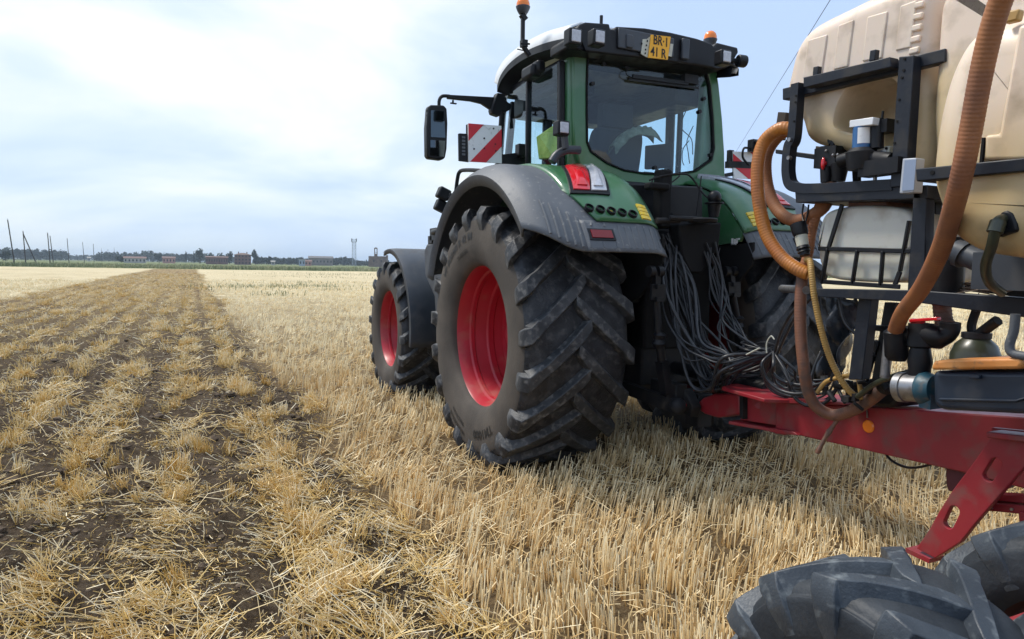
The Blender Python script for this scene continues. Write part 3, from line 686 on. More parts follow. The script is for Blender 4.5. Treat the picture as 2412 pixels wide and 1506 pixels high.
# beacons
def beacon(px, py, Y, s_=1, mast=None):
    c = at(px, py, Y=Y); mb = MB(); mb.lathe([(-.055*s_, .0), (-.055*s_, .035*s_), (-.03*s_, .05*s_), (0, .062*s_), (.005, .062*s_), (.012, 0)], c, 'z', 20); b = obj('beacon', mb, M['darkplastic'], T, smooth=40)
    mb = MB(); mb.lathe([(.0, .058*s_), (.03*s_, .058*s_), (.055*s_, .05*s_), (.075*s_, .03*s_), (.08*s_, 0)], c, 'z', 20); obj('amber_dome', mb, M['amber'], b, smooth=60); return b, c
b1, c1 = beacon(1232, 18, 5.0, .92)
mb = MB(); mb.bar(c1+V(0, 0, -.05), at(1231, 105, Y=5.0), .028, .028); mb.bar(at(1234, 95, Y=5.0), at(1234, 112, Y=5.0), .05, .05); mb.bar(at(1232, 108, Y=5.0), at(1247, 132, Y=5.0), .03, .03)
mb.cyl(at(1226, 103, Y=4.98), at(1248, 104, Y=4.98), .008, 8); mb.bar(at(1228, 34, Y=5.0), at(1238, 48, Y=5.0), .04, .04); mb.cyl(at(1218, 116, Y=5.0), at(1236, 120, Y=5), .005, 6); obj('beacon_mast', mb, M['black'], b1, bevel=.006)
b2, c2 = beacon(1673, 95, 4.75, .95)
mb = MB(); mb.cyl(c2+V(0, 0, -.25), c2+V(0, 0, -.03), .03, 10); obj('beacon_foot', mb, M['black'], b2)
mb = MB(); a = at(1416, 58, Y=4.9); mb.cyl(a+V(0, 0, -.1), a+V(0, 0, .07), .014, 8); obj('roof_aerial', mb, M['black'], T)
# cab awning lamp under the roof edge at the left side
mb = MB(); mb.box(at(1252, 172, X=2.52), (.10, .20, .10)); mb.box(at(1268, 160, X=2.55), (.08, .12, .10)); obj('roof_side_lamp', mb, M['black'], T, bevel=.025, segs=3)
# mirror
YM = 5.72
mb = MB(); mb.prism([at(x_, y_, Y=YM) for x_, y_ in ((1009, 252), (1014, 247), (1046, 248), (1053, 256), (1055, 290), (1053, 350), (1049, 372), (1042, 377), (1010, 373), (1006, 366), (1005, 300))], (0, .09, 0)); mr_ = obj('mirror', mb, M['black'], T, bevel=.012)
mb = MB()
for k in range(10):
    mb.cyl(at(1008, 262+k*11, Y=YM+.02), at(1008, 262+k*11, Y=YM+.07), .014, 8)
obj('mirror_ribs', mb, M['black'], mr_)
mb = MB(); mb.prism([at(x_, y_, Y=YM-.004) for x_, y_ in ((1015, 260), (1046, 262), (1049, 325), (1015, 323))], (0, .01, 0)); obj('mirror_glass', mb, M['mirror'], mr_)
mb = MB(); mb.prism([at(x_, y_, Y=YM-.004) for x_, y_ in ((1014, 330), (1049, 332), (1046, 370), (1014, 366))], (0, .01, 0)); obj('mirror_glass', mb, M['mirror'], mr_)
mb = MB(); mb.tube(catmull([at(1034, 250, Y=YM+.03), at(1035, 236, Y=YM+.03), at(1042, 227, Y=YM+.03), at(1060, 227, Y=YM+.03)], 6), .016, 8)
mb.prism([at(x_, y_, Y=YM+.01) for x_, y_ in ((1055, 223), (1165, 229), (1162, 262), (1150, 254), (1135, 244), (1110, 238), (1055, 232))], (0, .04, 0))
mb.cyl(at(1067, 236, Y=YM), at(1067, 243, Y=YM), .01, 6); mb.box(at(1068, 244, Y=YM), (.06, .02, .012)); obj('mirror_arm', mb, M['black'], mr_, bevel=.005)
mb = MB(); mb.prism([at(x_, y_, Y=YM-.02) for x_, y_ in ((1172, 218), (1190, 222), (1190, 236), (1206, 246), (1204, 258), (1192, 264), (1184, 262), (1178, 274), (1160, 268), (1157, 258), (1166, 232))], (0, .08, 0)); obj('mirror_mount', mb, M['black'], mr_, bevel=.01)
mb = MB(); mb.tube([at(1187, 222, Y=YM), at(1178, 300, Y=YM)], .013, 8); obj('grab_rod', mb, M['black'], T)

# fender front, side lamps, handrail
mb = MB(); mb.tube(catmull([at(1072, 470, X=2.06), at(1077, 425, X=2.06), at(1083, 405, X=2.06), at(1100, 401, X=2.06), at(1140, 403, X=2.06)], 8), .016, 10); obj('handrail', mb, M['black'], T, smooth=60)
mb = MB()
for (px, py) in ((1044, 457), (1039, 486)):
    c = at(px, py, X=2.02); mb.box(c, (.11, .09, .10), Matrix.Rotation(.4, 3, 'Y'))
mb.bar(at(1050, 462, X=2.06), at(1064, 468, X=2.06), .03); mb.bar(at(1062, 455, X=2.06), at(1063, 500, X=2.06), .035); mb.bar(at(1040, 495, X=2.06), at(1063, 496, X=2.06), .05); obj('side_work_lamps', mb, M['black'], T, bevel=.015)
mb = MB(); mb.box(at(1032, 553, X=2.15), (.12, .16, .12)); mb.tube(catmull([at(1018, 548, X=2.1), at(1022, 540, X=2.1), at(1034, 540, X=2.1), at(1044, 552, X=2.1)], 5), .012, 6); mb.box(at(1026, 566, X=2.15), (.12, .12, .08)); mb.cyl(at(1035, 545, X=2.1), at(1020, 548, X=2.1), .03, 10); obj('steering_bracket', mb, M['black'], T, bevel=.012)
# front mudguard: thin curved plastic, wider than deep
for s in (-1, 1):
    mb = MB(); rows = []
    for i in range(25):
        ph = -8+(104+8)*i/24; a = math.radians(ph); rho = .93+.02*math.sin(a)
        row = []
        for X in (2.10, 2.105, 2.14, 2.2, 2.3, 2.45, 2.6, 2.68):
            r_ = rho-(.05 if X == 2.10 else 0)-(.012*((2.2-X)/.1)**2 if X < 2.2 else 0)
            row.append(mir(s, V(X, 7.88-r_*math.cos(a), .745+r_*math.sin(a))))
        rows.append(row)
    mb.loft(rows); o = obj('front_mudguard', mb, M['darkplastic'], T, smooth=60); sm = o.modifiers.new('s', 'SOLIDIFY'); sm.thickness = .02
mb = MB(); mb.prism([at(x_, y_, X=2.2) for x_, y_ in ((998, 590), (1004, 574), (1020, 570), (1050, 570), (1050, 840), (1030, 835), (1022, 700), (1000, 650))], (.5, 0, 0)); obj('steps_housing', mb, M['darkplastic'], T, bevel=.03, segs=3)
mb = MB(); mb.box((2.35, 5.9, .5), (.35, .5, .03)); mb.box((2.35, 6.0, .78), (.35, .45, .03)); mb.box((2.17, 5.85, .62), (.02, .04, .45)); obj('cab_step', mb, M['steel'], T)

# warning boards
def board(name, quad, Y, lefty, par=T):
    A_, B_, C_, D_ = [at(x_, y_, Y=Y) for x_, y_ in quad]
    mb = MB(); mb.prism([A_, B_, C_, D_], (0, .015, 0)); o = obj(name, mb, M['whitep'], par)
    def uv(u, v): return A_.lerp(B_, u).lerp(D_.lerp(C_, u), v)+V(0, -.003, 0)
    mb = MB()
    def f(u): return u if lefty else 1-u
    for poly in ([(0, 0), (.46, 0), (0, .46)], [(1, .08), (1, .55), (.52, 1), (.04, 1)]):
        mb.prism([uv(f(u), v) for u, v in poly], (0, .002, 0))
    obj('red_stripe', mb, M['redp'], o); return o
wb1 = board('warning_board', ((1103, 291), (1181, 297), (1182, 385), (1104, 381)), 5.3, True)
mb = MB(); mb.prism([at(x_, y_, Y=5.32) for x_, y_ in ((1081, 314), (1100, 315), (1100, 293), (1106, 291), (1106, 382), (1082, 379))], (0, .03, 0)); mb.bar(at(1170, 385, Y=5.33), at(1172, 400, Y=5.33), .03); mb.bar(at(1175, 380, Y=5.34), at(1240, 372, Y=5.34), .05, .10); mb.box(at(1230, 355, Y=5.3), (.10, .08, .10)); mb.bar(at(1232, 345, Y=5.3), at(1232, 375, Y=5.3), .06); obj('board_bracket', mb, M['black'], wb1, bevel=.005)
mb = MB(); 
for k in range(6): mb.box(at(1092, 324+k*8, Y=5.318), (.028, .004, .016))
obj('board_marks', mb, M['plastic'], wb1)
mb = MB()
for (px, py) in ((1141, 326), (1117, 351), (1141, 350), (1168, 356), (1163, 303), (1167, 340)): c = at(px, py, Y=5.294); mb.cyl(c, c+V(0, .006, 0), .007, 8)
obj('board_bolts', mb, M['iron'], wb1)
wb2 = board('warning_board', ((1726, 357), (1800, 360), (1800, 424), (1728, 420)), 4.9, False)
mb = MB(); mb.bar(at(1712, 388, Y=4.92), at(1800, 392, Y=4.92), .05, .06); mb.bar(at(1700, 415, Y=4.92), at(1790, 398, Y=4.92), .035, .035); mb.box(at(1720, 370, Y=4.93), (.05, .04, .12)); obj('board_bracket', mb, M['black'], wb2)
mb = MB(); mb.box(at(1776, 344, Y=4.85), (.10, .07, .11)); mb.box(at(1785, 344, Y=4.8), (.05, .05, .09)); mb.tube(catmull([at(1766, 350, Y=4.85), at(1752, 350, Y=4.85), at(1750, 372, Y=4.85), at(1765, 390, Y=4.85)], 5), .012, 6); obj('side_lamp', mb, M['black'], T, bevel=.015)

# rear linkage
def px3(*pts): return [at(a_, b_, Y=y_) for a_, b_, y_ in pts]
mb = MB(); mb.prism([at(x_, y_, Y=4.15) for x_, y_ in ((1440, 432), (1655, 440), (1655, 560), (1540, 560), (1490, 470))], (0, .2, 0)); obj('rear_bulkhead', mb, M['black'], T, bevel=.01)
mb = MB(); mb.box((TX, 4.30, 1.35), (.62, .35, .9)); mb.prism([at(x_, y_, Y=3.93) for x_, y_ in ((1598, 528), (1700, 524), (1694, 585), (1655, 645), (1625, 642), (1606, 600))], (0, .12, 0)); mb.box(at(1560, 470, Y=4.05), (.10, .10, .42)); mb.box(at(1548, 440, Y=4.0), (.18, .08, .05)); obj('hitch_tower', mb, M['blackmat'], T, bevel=.015)
mb = MB(); c = at(1655, 518, Y=3.88)
mb.lathe([(-.02, .0), (-.02, .10), (0, .11), (.01, .1), (.012, 0)], c, 'z', 20); mb.cyl(c+V(-.30, 0, 0), c, .02, 8); mb.cyl(at(1545, 520, Y=3.9), at(1600, 520, Y=3.9), .02, 8); mb.box(at(1590, 512, Y=3.9), (.08, .05, .05)); obj('coupler_plate', mb, M['iron'], T, smooth=40)
mb = MB(); mb.ball(at(1683, 466, Y=3.88), .05, 14, 10, (1, 1, 1.05)); mb.lathe([(-.14, .035), (-.05, .05), (-.045, .07), (-.035, .07), (-.03, .0)], at(1683, 466, Y=3.88), 'z', 14); obj('rubber_stop', mb, M['black'], T, smooth=50)
mb = MB(); mb.tube(catmull(px3((1530, 425, 4.0), (1560, 415, 4.0), (1610, 410, 4.0), (1630, 420, 4.0), (1655, 455, 3.95), (1675, 472, 3.9)), 6), .007, 8); mb.tube(catmull(px3((1535, 430, 4.0), (1548, 415, 4.05), (1600, 412, 4.05), (1580, 432, 4.02)), 6), .006, 6); mb.tube(px3((1652, 415, 3.95), (1640, 510, 3.95)), .005, 6); obj('support_hook', mb, M['iron'], T, smooth=60)
for s, pts in ((-1, ((1547, 640), (1545, 700), (1552, 800), (1570, 925))), (1, ((1722, 640), (1725, 690), (1738, 760), (1752, 830)))):
    Yk = 3.78 if s < 0 else 3.95
    mb = MB(); P = [at(a_, b_, Y=Yk) for a_, b_ in pts]
    mb.cyl(P[0]+V(-.07, 0, 0), P[0]+V(-.03, 0, 0), .04, 14); mb.cyl(P[0]+V(.0, 0, 0), P[0]+V(.04, 0, 0), .04, 14); mb.bar(P[0], P[1], .04, .04)
    q = P[0].lerp(P[1], .5)
    mb.bar(q+V(-.028, -.02, 0), P[1]+V(-.028, -.02, -.02), .022, .06); mb.bar(q+V(.028, -.02, 0), P[1]+V(.028, -.02, -.02), .022, .06); mb.bar(q+V(0, -.02, 0), q+V(0, -.02, -.03), .07, .06); mb.bar(P[1]+V(0, -.02, 0), P[1]+V(0, -.02, -.03), .07, .06)
    mb.cyl(P[1], P[2], .026, 12); mb.tube([P[2]+V(0, 0, .05), P[2]+V(0, 0, .03), P[2], P[2]+V(0, 0, -.03), P[2]+V(0, 0, -.06)], [.03, .05, .038, .05, .03], 14)
    mb.cyl(P[2], P[2].lerp(P[3], .45), .03, 12); mb.bar(P[2].lerp(P[3], .4), P[3], .075, .06)
    obj('lift_rod', mb, M['black'], T, smooth=40)
    g_ = mir(s, V(2.98, 4.7, .62)); e_ = mir(s, V(3.02, 3.72, .56)); mb = MB(); mb.bar(g_, e_, .05, .09); mb.ball(e_+V(0, -.03, 0), .06, 12, 8); mb.bar(e_+V(0, .05, .0), e_+V(0, .05, .14), .03, .05); obj('lower_link', mb, M['iron'], T, smooth=40)
mb = MB(); mb.box((3.30, 4.05, .52), (.16, .55, .07)); mb.box((3.30, 3.80, .50), (.13, .14, .24)); mb.box((3.10, 3.9, .62), (.10, .3, .16)); mb.cyl((3.3, 3.79, .34), (3.3, 3.79, .66), .028, 10); mb.prism([at(x_, y_, X=3.12) for x_, y_ in ((1575, 925), (1610, 915), (1632, 960), (1625, 985), (1598, 968))], (.08, 0, 0)); obj('drawbar_hitch', mb, M['iron'], T, bevel=.01)
mb = MB(); c = at(1613, 955, X=3.1); mb.cyl(c+V(-.02, 0, 0), c, .02, 10); obj('hitch_pin', mb, M['redlens'], T)
mb = MB(); P = px3((1565, 600, 4.0), (1590, 850, 3.8)); mb.cyl((3.35, 4.3, .75), (3.35, 3.5, .75), .05, 12); mb.cyl((3.35, 3.5, .75), (3.35, 3.2, .74), .065, 12); obj('drive_shaft', mb, M['black'], T, smooth=40)

# things lying in the cab
jk = MB(); P = [at(a_, b_, X=2.70) for a_, b_ in ((1262, 322), (1322, 282), (1325, 330), (1322, 372), (1268, 376))]
jk.prism(P, (.035, 0, 0)); tag(obj('high_visibility_jacket', jk, M['lime'], bevel=.012, segs=3), 'lime yellow high-visibility jacket hanging behind the side glass of the cab', 'jacket')
ck = MB(); base = [at(a_, b_, Y=y_) for a_, b_, y_ in ((1440, 348, 4.80), (1458, 325, 4.80), (1480, 310, 4.80), (1505, 303, 4.80), (1530, 306, 4.80), (1545, 322, 4.84))]
rows = []; bp = catmull(base, 6)
for i, p in enumerate(bp):
    dn = V(-.1+.35*max(0, (i/len(bp)-.6)/.4), 0, -1); w_ = .75+.12*math.sin(i*.35)
    rows.append([p+V(.006*math.sin(i*1.1), -.075, 0)+dn*.085*w_, p+V(0, -.060, 0)+dn*.045*w_, p+V(0, -.045, 0), p+V(0, -.02, .016+.008*math.sin(i*1.9)), p+V(0, .03, .012), p+V(0, .05, 0)+dn*.05])
ck.loft(rows)
dc_ = obj('draped_cloth', ck, M['cloth'], smooth=60); sm = dc_.modifiers.new('s', 'SOLIDIFY'); sm.thickness = .006
tag(dc_, 'grey-green cloth draped over the top of the driver seat', 'cloth')

# ------------------------------------------------------------------ trailed field sprayer
S = thing('trailed_sprayer', 'red drawbar trailer with black frame, cream plastic tanks and orange hoses', 'trailer', (3.35, 1.9, 0))
def PX(X, *pts): return [at(a_, b_, X=X) for a_, b_ in pts]
def PXv(*pts): return [at(a_, b_, X=x_) for a_, b_, x_ in pts]
# drawbar
mb = MB(); mb.prism(PX(3.2, (1826, 946), (2100, 962), (2412, 984), (2700, 1005), (3300, 1040), (3300, 1400), (2700, 1240), (2412, 1152), (2260, 1112), (2040, 1062), (1826, 1014)), (.30, 0, 0))
beam = obj('drawbar', mb, M['redframe'], S, bevel=.008, segs=3)
mb = MB(); mb.prism(PX(3.165, (1838, 940), (1860, 938), (1985, 948), (1990, 955), (1836, 950)), (.37, 0, 0)); mb.prism(PX(3.165, (1812, 1008), (1870, 1018), (1880, 1026), (1826, 1022)), (.37, 0, 0)); obj('drawbar_flange', mb, M['redframe'], beam, bevel=.004)
def hplate(pts, z, th, name, m, par):
    mb = MB(); mb.prism([at(a_, b_, Z=z) for a_, b_ in pts], (0, 0, -th)); return obj(name, mb, m, par, bevel=.004)
hplate(((1700, 912), (1716, 905), (1800, 902), (1905, 930), (1960, 946), (1800, 940)), .75, .022, 'fork_plate', M['redframe'], beam)
hplate(((1716, 992), (1812, 980), (1880, 1010), (1850, 1018), (1800, 1006)), .52, .022, 'fork_plate', M['redframe'], beam)
mb = MB(); mb.prism(PX(3.24, (1744, 925), (1830, 940), (1828, 1002), (1744, 990)), (.20, 0, 0)); mb.cyl(at(1786, 956, X=3.25), at(1786, 956, X=3.232), .022, 14); obj('fork_web', mb, M['redframe'], beam, bevel=.004)
mb = MB(); mb.prism(PX(3.22, (1640, 952), (1655, 938), (1682, 928), (1742, 929), (1742, 977), (1690, 985), (1660, 976), (1644, 966)), (.17, 0, 0)); obj('hitch_head', mb, M['redframe'], beam, bevel=.014, segs=3)
mb = MB(); mb.prism(PX(3.2, (1742, 934), (1750, 933), (1750, 988), (1742, 984)), (.2, 0, 0)); mb.ball(at(1634, 962, X=3.29), .055, 12, 8); obj('hitch_eye', mb, M['iron'], beam)
c = at(2045, 1005, X=3.196); mb = MB(); mb.lathe([(-.006, 0), (-.006, .028), (.0, .034), (.008, .034)], c, 'x', 20); o = obj('side_reflector', mb, M['amber'], beam, smooth=40)
mb = MB(); mb.bar(at(2043, 985, X=3.193), at(2042, 966, X=3.193), .008, .004); obj('reflector_strap', mb, M['steel'], o)
mb = MB(); mb.tube(catmull(PX(3.3, (2080, 1060), (2100, 1085), (2135, 1101), (2170, 1100), (2205, 1090)), 6), .007, 6); obj('brake_line', mb, M['cable'], S, smooth=60)
mb = MB(); mb.prism(PX(3.25, (2226, 1098), (2330, 1120), (2330, 1162), (2232, 1158), (2227, 1140)), (.2, 0, 0)); obj('jack_box', mb, mat('dull_dark_red', (.10, .015, .02), .6), S, bevel=.01)
# stand
def cut(o, cutters):
    bpy.context.view_layer.update()
    for cm in cutters:
        me = bpy.data.meshes.new('c'); me.from_pydata([tuple(v) for v in cm.v], [], cm.f); bm = bmesh.new(); bm.from_mesh(me); bmesh.ops.recalc_face_normals(bm, faces=bm.faces); bm.to_mesh(me); bm.free()
        co = bpy.data.objects.new('c', me); COL.objects.link(co); md = o.modifiers.new('b', 'BOOLEAN'); md.operation = 'DIFFERENCE'; md.object = co; md.solver = 'EXACT'; md.use_self = True
        bpy.context.view_layer.update(); dg = bpy.context.evaluated_depsgraph_get(); nm = bpy.data.meshes.new_from_object(o.evaluated_get(dg)); nm.name = o.name
        o.modifiers.clear(); o.data = nm; bpy.data.objects.remove(co); bpy.data.meshes.remove(me)
def capsule(X, a, b, w, ext):
    a, b = at(*a, X=X), at(*b, X=X); d = (b-a).normalized(); q = V(0, -d.z, d.y); pts = []
    for k in range(9): an = -math.pi/2+math.pi*k/8; pts.append(b+d*math.cos(an)*w+q*math.sin(an)*w)
    for k in range(9): an = math.pi/2+math.pi*k/8; pts.append(a+d*math.cos(an)*w+q*math.sin(an)*w)
    mb = MB(); mb.prism([p-V(.1, 0, 0) for p in pts], (ext, 0, 0)); return mb
mb = MB(); mb.prism(PX(2.9, (2340, 1022), (2440, 1036), (2432, 1078), (2352, 1170), (2296, 1235), (2262, 1278), (2202, 1316), (2158, 1292), (2186, 1252), (2212, 1205), (2240, 1160), (2296, 1085)), (.03, 0, 0))
leg = obj('support_leg', mb, M['redframe'], S)
cut(leg, [capsule(2.9, (2346, 1092), (2328, 1122), .022, .3), capsule(2.9, (2248, 1204), (2234, 1234), .021, .3)])
b = leg.modifiers.new('bevel', 'BEVEL'); b.width = .004; b.segments = 2; b.limit_method = 'ANGLE'
leg['label'] = 'slanting red support leg with two oval slots'
mb = MB(); mb.bar(at(2340, 1022, X=2.9), at(2600, 1052, X=2.9), .10, .025); mb.bar(at(2340, 1024, X=3.0), at(2600, 1052, X=3.0), .03, .06); obj('leg_bracket', mb, M['redframe'], leg, bevel=.006)
mb = MB(); mb.bar(at(2150, 1292, X=2.94), at(2206, 1318, X=2.94), .10, .02); obj('leg_foot', mb, M['redframe'], leg)
mb = MB(); mb.prism(PX(3.0, (2318, 1162), (2700, 1185), (2700, 1215), (2322, 1178)), (.06, 0, 0)); mb.prism(PX(2.98, (2310, 1184), (2700, 1212), (2700, 1240), (2308, 1202)), (.10, 0, 0)); mb.prism(PX(2.97, (2398, 1204), (2600, 1220), (2600, 1300), (2400, 1230)), (.02, 0, 0)); rr = obj('rear_rail', mb, M['redframe'], S, bevel=.004)
mb = MB()
for (x_, y_) in ((2336, 1197), (2384, 1200)): c = at(x_, y_, X=2.978); mb.cyl(c-V(.006, 0, 0), c, .006, 8)
obj('rivet', mb, M['steel'], rr)
# trailer wheels
mats_g = [M['rubber_base'], M['rubber_base'], M['rubber_grey']]
wa, pa, ra = make_tyre('trailer_wheel', .44, .21, .21, 13, .036, .088, -.52, mats_g, 9, .03, S, n=96)
wa.location = (1.655-3.35, 1.11-1.9, .298); wa['label'] = 'nearest tyre of the trailer, dusty grey with thick lugs'
make_rim(wa, -.15, .22, .09, .07, m=mat('rusty_rim', (.07, .022, .018), .6, col2=(.05, .035, .03), scale=12))
wb_ = copy_tree(wa, S); wb_.location = (2.66-3.35, 1.12-1.9, .255); wb_['label'] = 'trailer tyre beyond the nearest one'
mb = MB(); mb.cyl((1.7, 1.1, .44), (3.35, 1.1, .44), .05, 14); mb.bar((3.35, 1.1, .44), (3.35, 1.1, .8), .12); obj('axle', mb, M['redframe'], S, smooth=40)

# black frame
XF = 2.9
def fbar(pts, X, dep, name, m='navy', bevel=.004, par=S):
    mb = MB(); mb.prism(PX(X, *pts), (dep, 0, 0)); return obj(name, mb, M[m], par, bevel=bevel)
fbar(((1843, 209), (2226, 114), (2226, 145), (1843, 236)), XF+.02, .05, 'top_rail')
fbar(((1892, 183), (2096, 134), (2099, 158), (1892, 207)), XF-.05, .06, 'upper_rail')
mb = MB(); P = catmull(PX(XF, (1880, 198), (1876, 260), (1871, 325), (1862, 345), (1858, 380), (1858, 412), (1866, 436), (1892, 444), (1950, 444), (2110, 436)), 6)
rows = []
for i in range(len(P)):
    t_ = (P[min(i+1, len(P)-1)]-P[max(i-1, 0)]).normalized(); nn = V(1, 0, 0).cross(t_)
    rows.append([P[i]+V(a*.026, 0, 0)+nn*(b*.025) for a, b in ((-1, -1), (1, -1), (1, 1), (-1, 1))])
mb.loft(rows, True); mb.f += [(0, 1, 2, 3), tuple(len(mb.v)-4+k for k in (3, 2, 1, 0))]; mb.mi += [0, 0]
obj('front_post', mb, M['navy'], S, smooth=40, bevel=.004)
for (y_) in (225, 240, 286, 330, 345, 372):
    pass
fbar(((2117, 134), (2152, 130), (2133, 440), (2096, 442)), XF-.03, .06, 'middle_post')
hb = MB()
for (x_, y_) in ((2130, 139), (2128, 166), (2124, 183), (2117, 235), (2112, 286), (2106, 337), (1874, 226), (1873, 241), (1869, 286)): c = at(x_, y_, X=XF-.034); hb.cyl(c, c+V(.004, 0, 0), .006, 8)
obj('post_bolts', hb, M['blackmat'], S)
hb = MB()
for (x_, y_) in ((1858, 329), (1856, 372)): c = at(x_, y_, X=XF-.04); hb.cyl(c, c+V(.02, 0, 0), .011, 8)
obj('clamp_bolts', hb, M['steel'], S)
fbar(((1872, 450), (1886, 449), (2185, 436), (2185, 468), (1874, 478)), XF-.02, .5, 'platform_rail', 'navy')
for (x_, y0, y1, X, w) in ((1923, 158, 190, 2.9, .03), (2058, 119, 145, 2.9, .03)):
    mb = MB(); mb.bar(at(x_, y1, X=X), at(x_+3, y0, X=X), w, w); obj('frame_stub', mb, M['navy'], S, bevel=.003)
fbar(((1826, 352), (1970, 370), (1970, 384), (1826, 362)), 3.3, .04, 'cross_rail', 'black')
fbar(((1832, 264), (1852, 265), (1840, 330), (1822, 330)), 3.35, .04, 'side_stub', 'wood')
fbar(((1921, 344), (1943, 348), (1938, 372), (1918, 368)), 3.35, .04, 'side_stub', 'wood')
fbar(((2152, 440), (2182, 470), (2176, 700), (2136, 700)), XF-.02, .06, 'rear_post')
fbar(((2190, 455), (2205, 455), (2196, 700), (2178, 700)), XF+.25, .05, 'rear_post', 'black')
fbar(((2005, 384), (2020, 383), (2020, 440), (2008, 440)), XF+.2, .03, 'frame_strut', 'black')
fbar(((1924, 680), (2160, 684), (2412, 702), (2900, 735), (2900, 800), (2412, 748), (2150, 712), (1926, 700)), XF-.05, .06, 'lower_rail')
fbar(((1980, 640), (2160, 650), (2500, 690), (2500, 715), (2160, 668), (1980, 655)), 3.75, .06, 'far_rail', 'black')
mb = MB(); mb.cyl(at(1842, 680, X=3.1), at(1900, 684, X=2.95), .022, 12); obj('tow_pipe', mb, M['steel'], S, smooth=40)
fbar(((2022, 700), (2052, 702), (2030, 895), (1998, 895)), XF, .06, 'inner_leg')
fbar(((2083, 712), (2110, 714), (2078, 900), (2052, 900)), XF+.15, .05, 'inner_leg', 'black')
fbar(((2040, 765), (2120, 770), (2120, 785), (2040, 778)), XF+.1, .04, 'inner_brace', 'black')
fbar(((2030, 850), (2060, 800), (2070, 806), (2040, 900)), XF+.14, .02, 'inner_brace', 'black')
mb = MB(); mb.cyl(at(2094, 790, X=2.86), at(2084, 890, X=2.86), .021, 10); obj('riser_pipe', mb, M['steel'], S, smooth=40)
# deck on the drawbar below the pipework
fbar(((1985, 905), (2110, 880), (2120, 940), (2100, 962), (1990, 950)), XF+.25, .25, 'valve_manifold', 'black', .02)
mb = MB()
for k in range(14):
    x_, y_ = R.uniform(1940, 2120), R.uniform(895, 950); c = at(x_, y_, X=3.0+R.uniform(0, .15))
    if k % 2: mb.cyl(c, c+V(R.uniform(-.05, .05), R.uniform(-.06, .06), R.uniform(-.05, .05)), R.uniform(.008, .018), 8)
    else: mb.box(c, (R.uniform(.02, .05), R.uniform(.02, .06), R.uniform(.02, .05)))
obj('pipe_fittings', mb, M['iron'], S, bevel=.002)

# tanks
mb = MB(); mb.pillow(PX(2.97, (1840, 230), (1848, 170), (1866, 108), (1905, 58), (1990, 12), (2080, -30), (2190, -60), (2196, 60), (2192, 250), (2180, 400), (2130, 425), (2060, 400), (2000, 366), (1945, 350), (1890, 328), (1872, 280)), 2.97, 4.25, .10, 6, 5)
# open the side face for the arched recess: rim loop, wall, back
cap = [i for i, f in enumerate(mb.f) if len(f) > 10 and abs(mb.v[f[0]][0]-2.97) < 1e-4][0]
of = mb.f.pop(cap); mb.mi.pop(cap); outer_ = [Vector(mb.v[i]) for i in of]
inner_ = [V(2.97, 2.31+.19*math.cos(2*math.pi*k/40), 2.27+(.19 if math.sin(2*math.pi*k/40) > 0 else .10)*math.sin(2*math.pi*k/40)) for k in range(40)]
from mathutils.geometry import tessellate_polygon
tr = tessellate_polygon([outer_, inner_]); b0 = len(mb.v); mb.v += [tuple(p) for p in inner_]; idx = list(of)+[b0+k for k in range(40)]
mb.f += [tuple(idx[i] for i in t_) for t_ in tr]; mb.mi += [0]*len(tr)
prev = list(range(b0, b0+40))
for (dx, k_) in ((.006, .975), (.022, .94), (.05, .915), (.12, .89), (.24, .84), (.30, .76), (.325, .6)):
    nb = len(mb.v); mb.v += [(2.97+dx, 2.31+(p.y-2.31)*k_, 2.27+(p.z-2.27)*k_) for p in inner_]; mb.f += [(prev[k], prev[(k+1) % 40], nb+(k+1) % 40, nb+k) for k in range(40)]; mb.mi += [0]*40; prev = list(range(nb, nb+40))
mb.f.append(tuple(prev)); mb.mi.append(0)
tk = obj('front_tank', mb, M['tankfar'], S, smooth=50)
tk['label'] = 'front cream tank with an arched recess and upright ribs'
def rib(pts, name, par, m, X, th=.007):
    mb = MB(); mb.prism(PX(X, *pts), (th*2, 0, 0)); return obj(name, mb, M[m], par, bevel=th*.9, segs=4)
for (xa, xb, ya, yb) in ((1890, 1934, 95, 185), (1962, 1996, 60, 165), (2030, 2076, 40, 145), (2108, 2144, 14, 120)):
    rib(((xa+12, ya), (xb+14, ya-14), (xb, yb-8), (xa, yb)), 'tank_rib', tk, 'tankfar', 2.963)
for k in range(5):
    y = 0+k*27; x = 2166-k*3; rib(((x-14, y+6), (x+10, y), (x+8, y+16), (x-16, y+22)), 'tank_notch', tk, 'tankfar', 2.962, .008)
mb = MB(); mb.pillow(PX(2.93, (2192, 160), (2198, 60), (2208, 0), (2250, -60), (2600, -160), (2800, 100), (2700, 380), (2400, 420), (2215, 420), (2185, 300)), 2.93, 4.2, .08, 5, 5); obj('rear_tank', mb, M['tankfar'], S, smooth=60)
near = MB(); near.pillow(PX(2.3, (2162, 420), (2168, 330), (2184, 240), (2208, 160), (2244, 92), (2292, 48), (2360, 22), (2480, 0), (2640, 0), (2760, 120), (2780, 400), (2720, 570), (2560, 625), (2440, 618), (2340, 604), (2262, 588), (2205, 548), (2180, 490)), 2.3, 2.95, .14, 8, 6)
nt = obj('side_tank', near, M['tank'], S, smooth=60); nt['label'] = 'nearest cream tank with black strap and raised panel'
mb = MB(); mb.prism(PX(2.285, (2352, 316), (2398, 60), (2500, 40), (2640, 60), (2640, 375), (2316, 378), (2318, 318)), (.06, 0, 0)); obj('raised_panel', mb, M['tank'], nt, bevel=.012, segs=4)
mb = MB(); mb.prism(PX(2.292, (2368, 26), (2402, 20), (2396, 48), (2362, 56)), (.03, 0, 0)); obj('grip_recess', mb, M['hoseyel'], nt, bevel=.006)
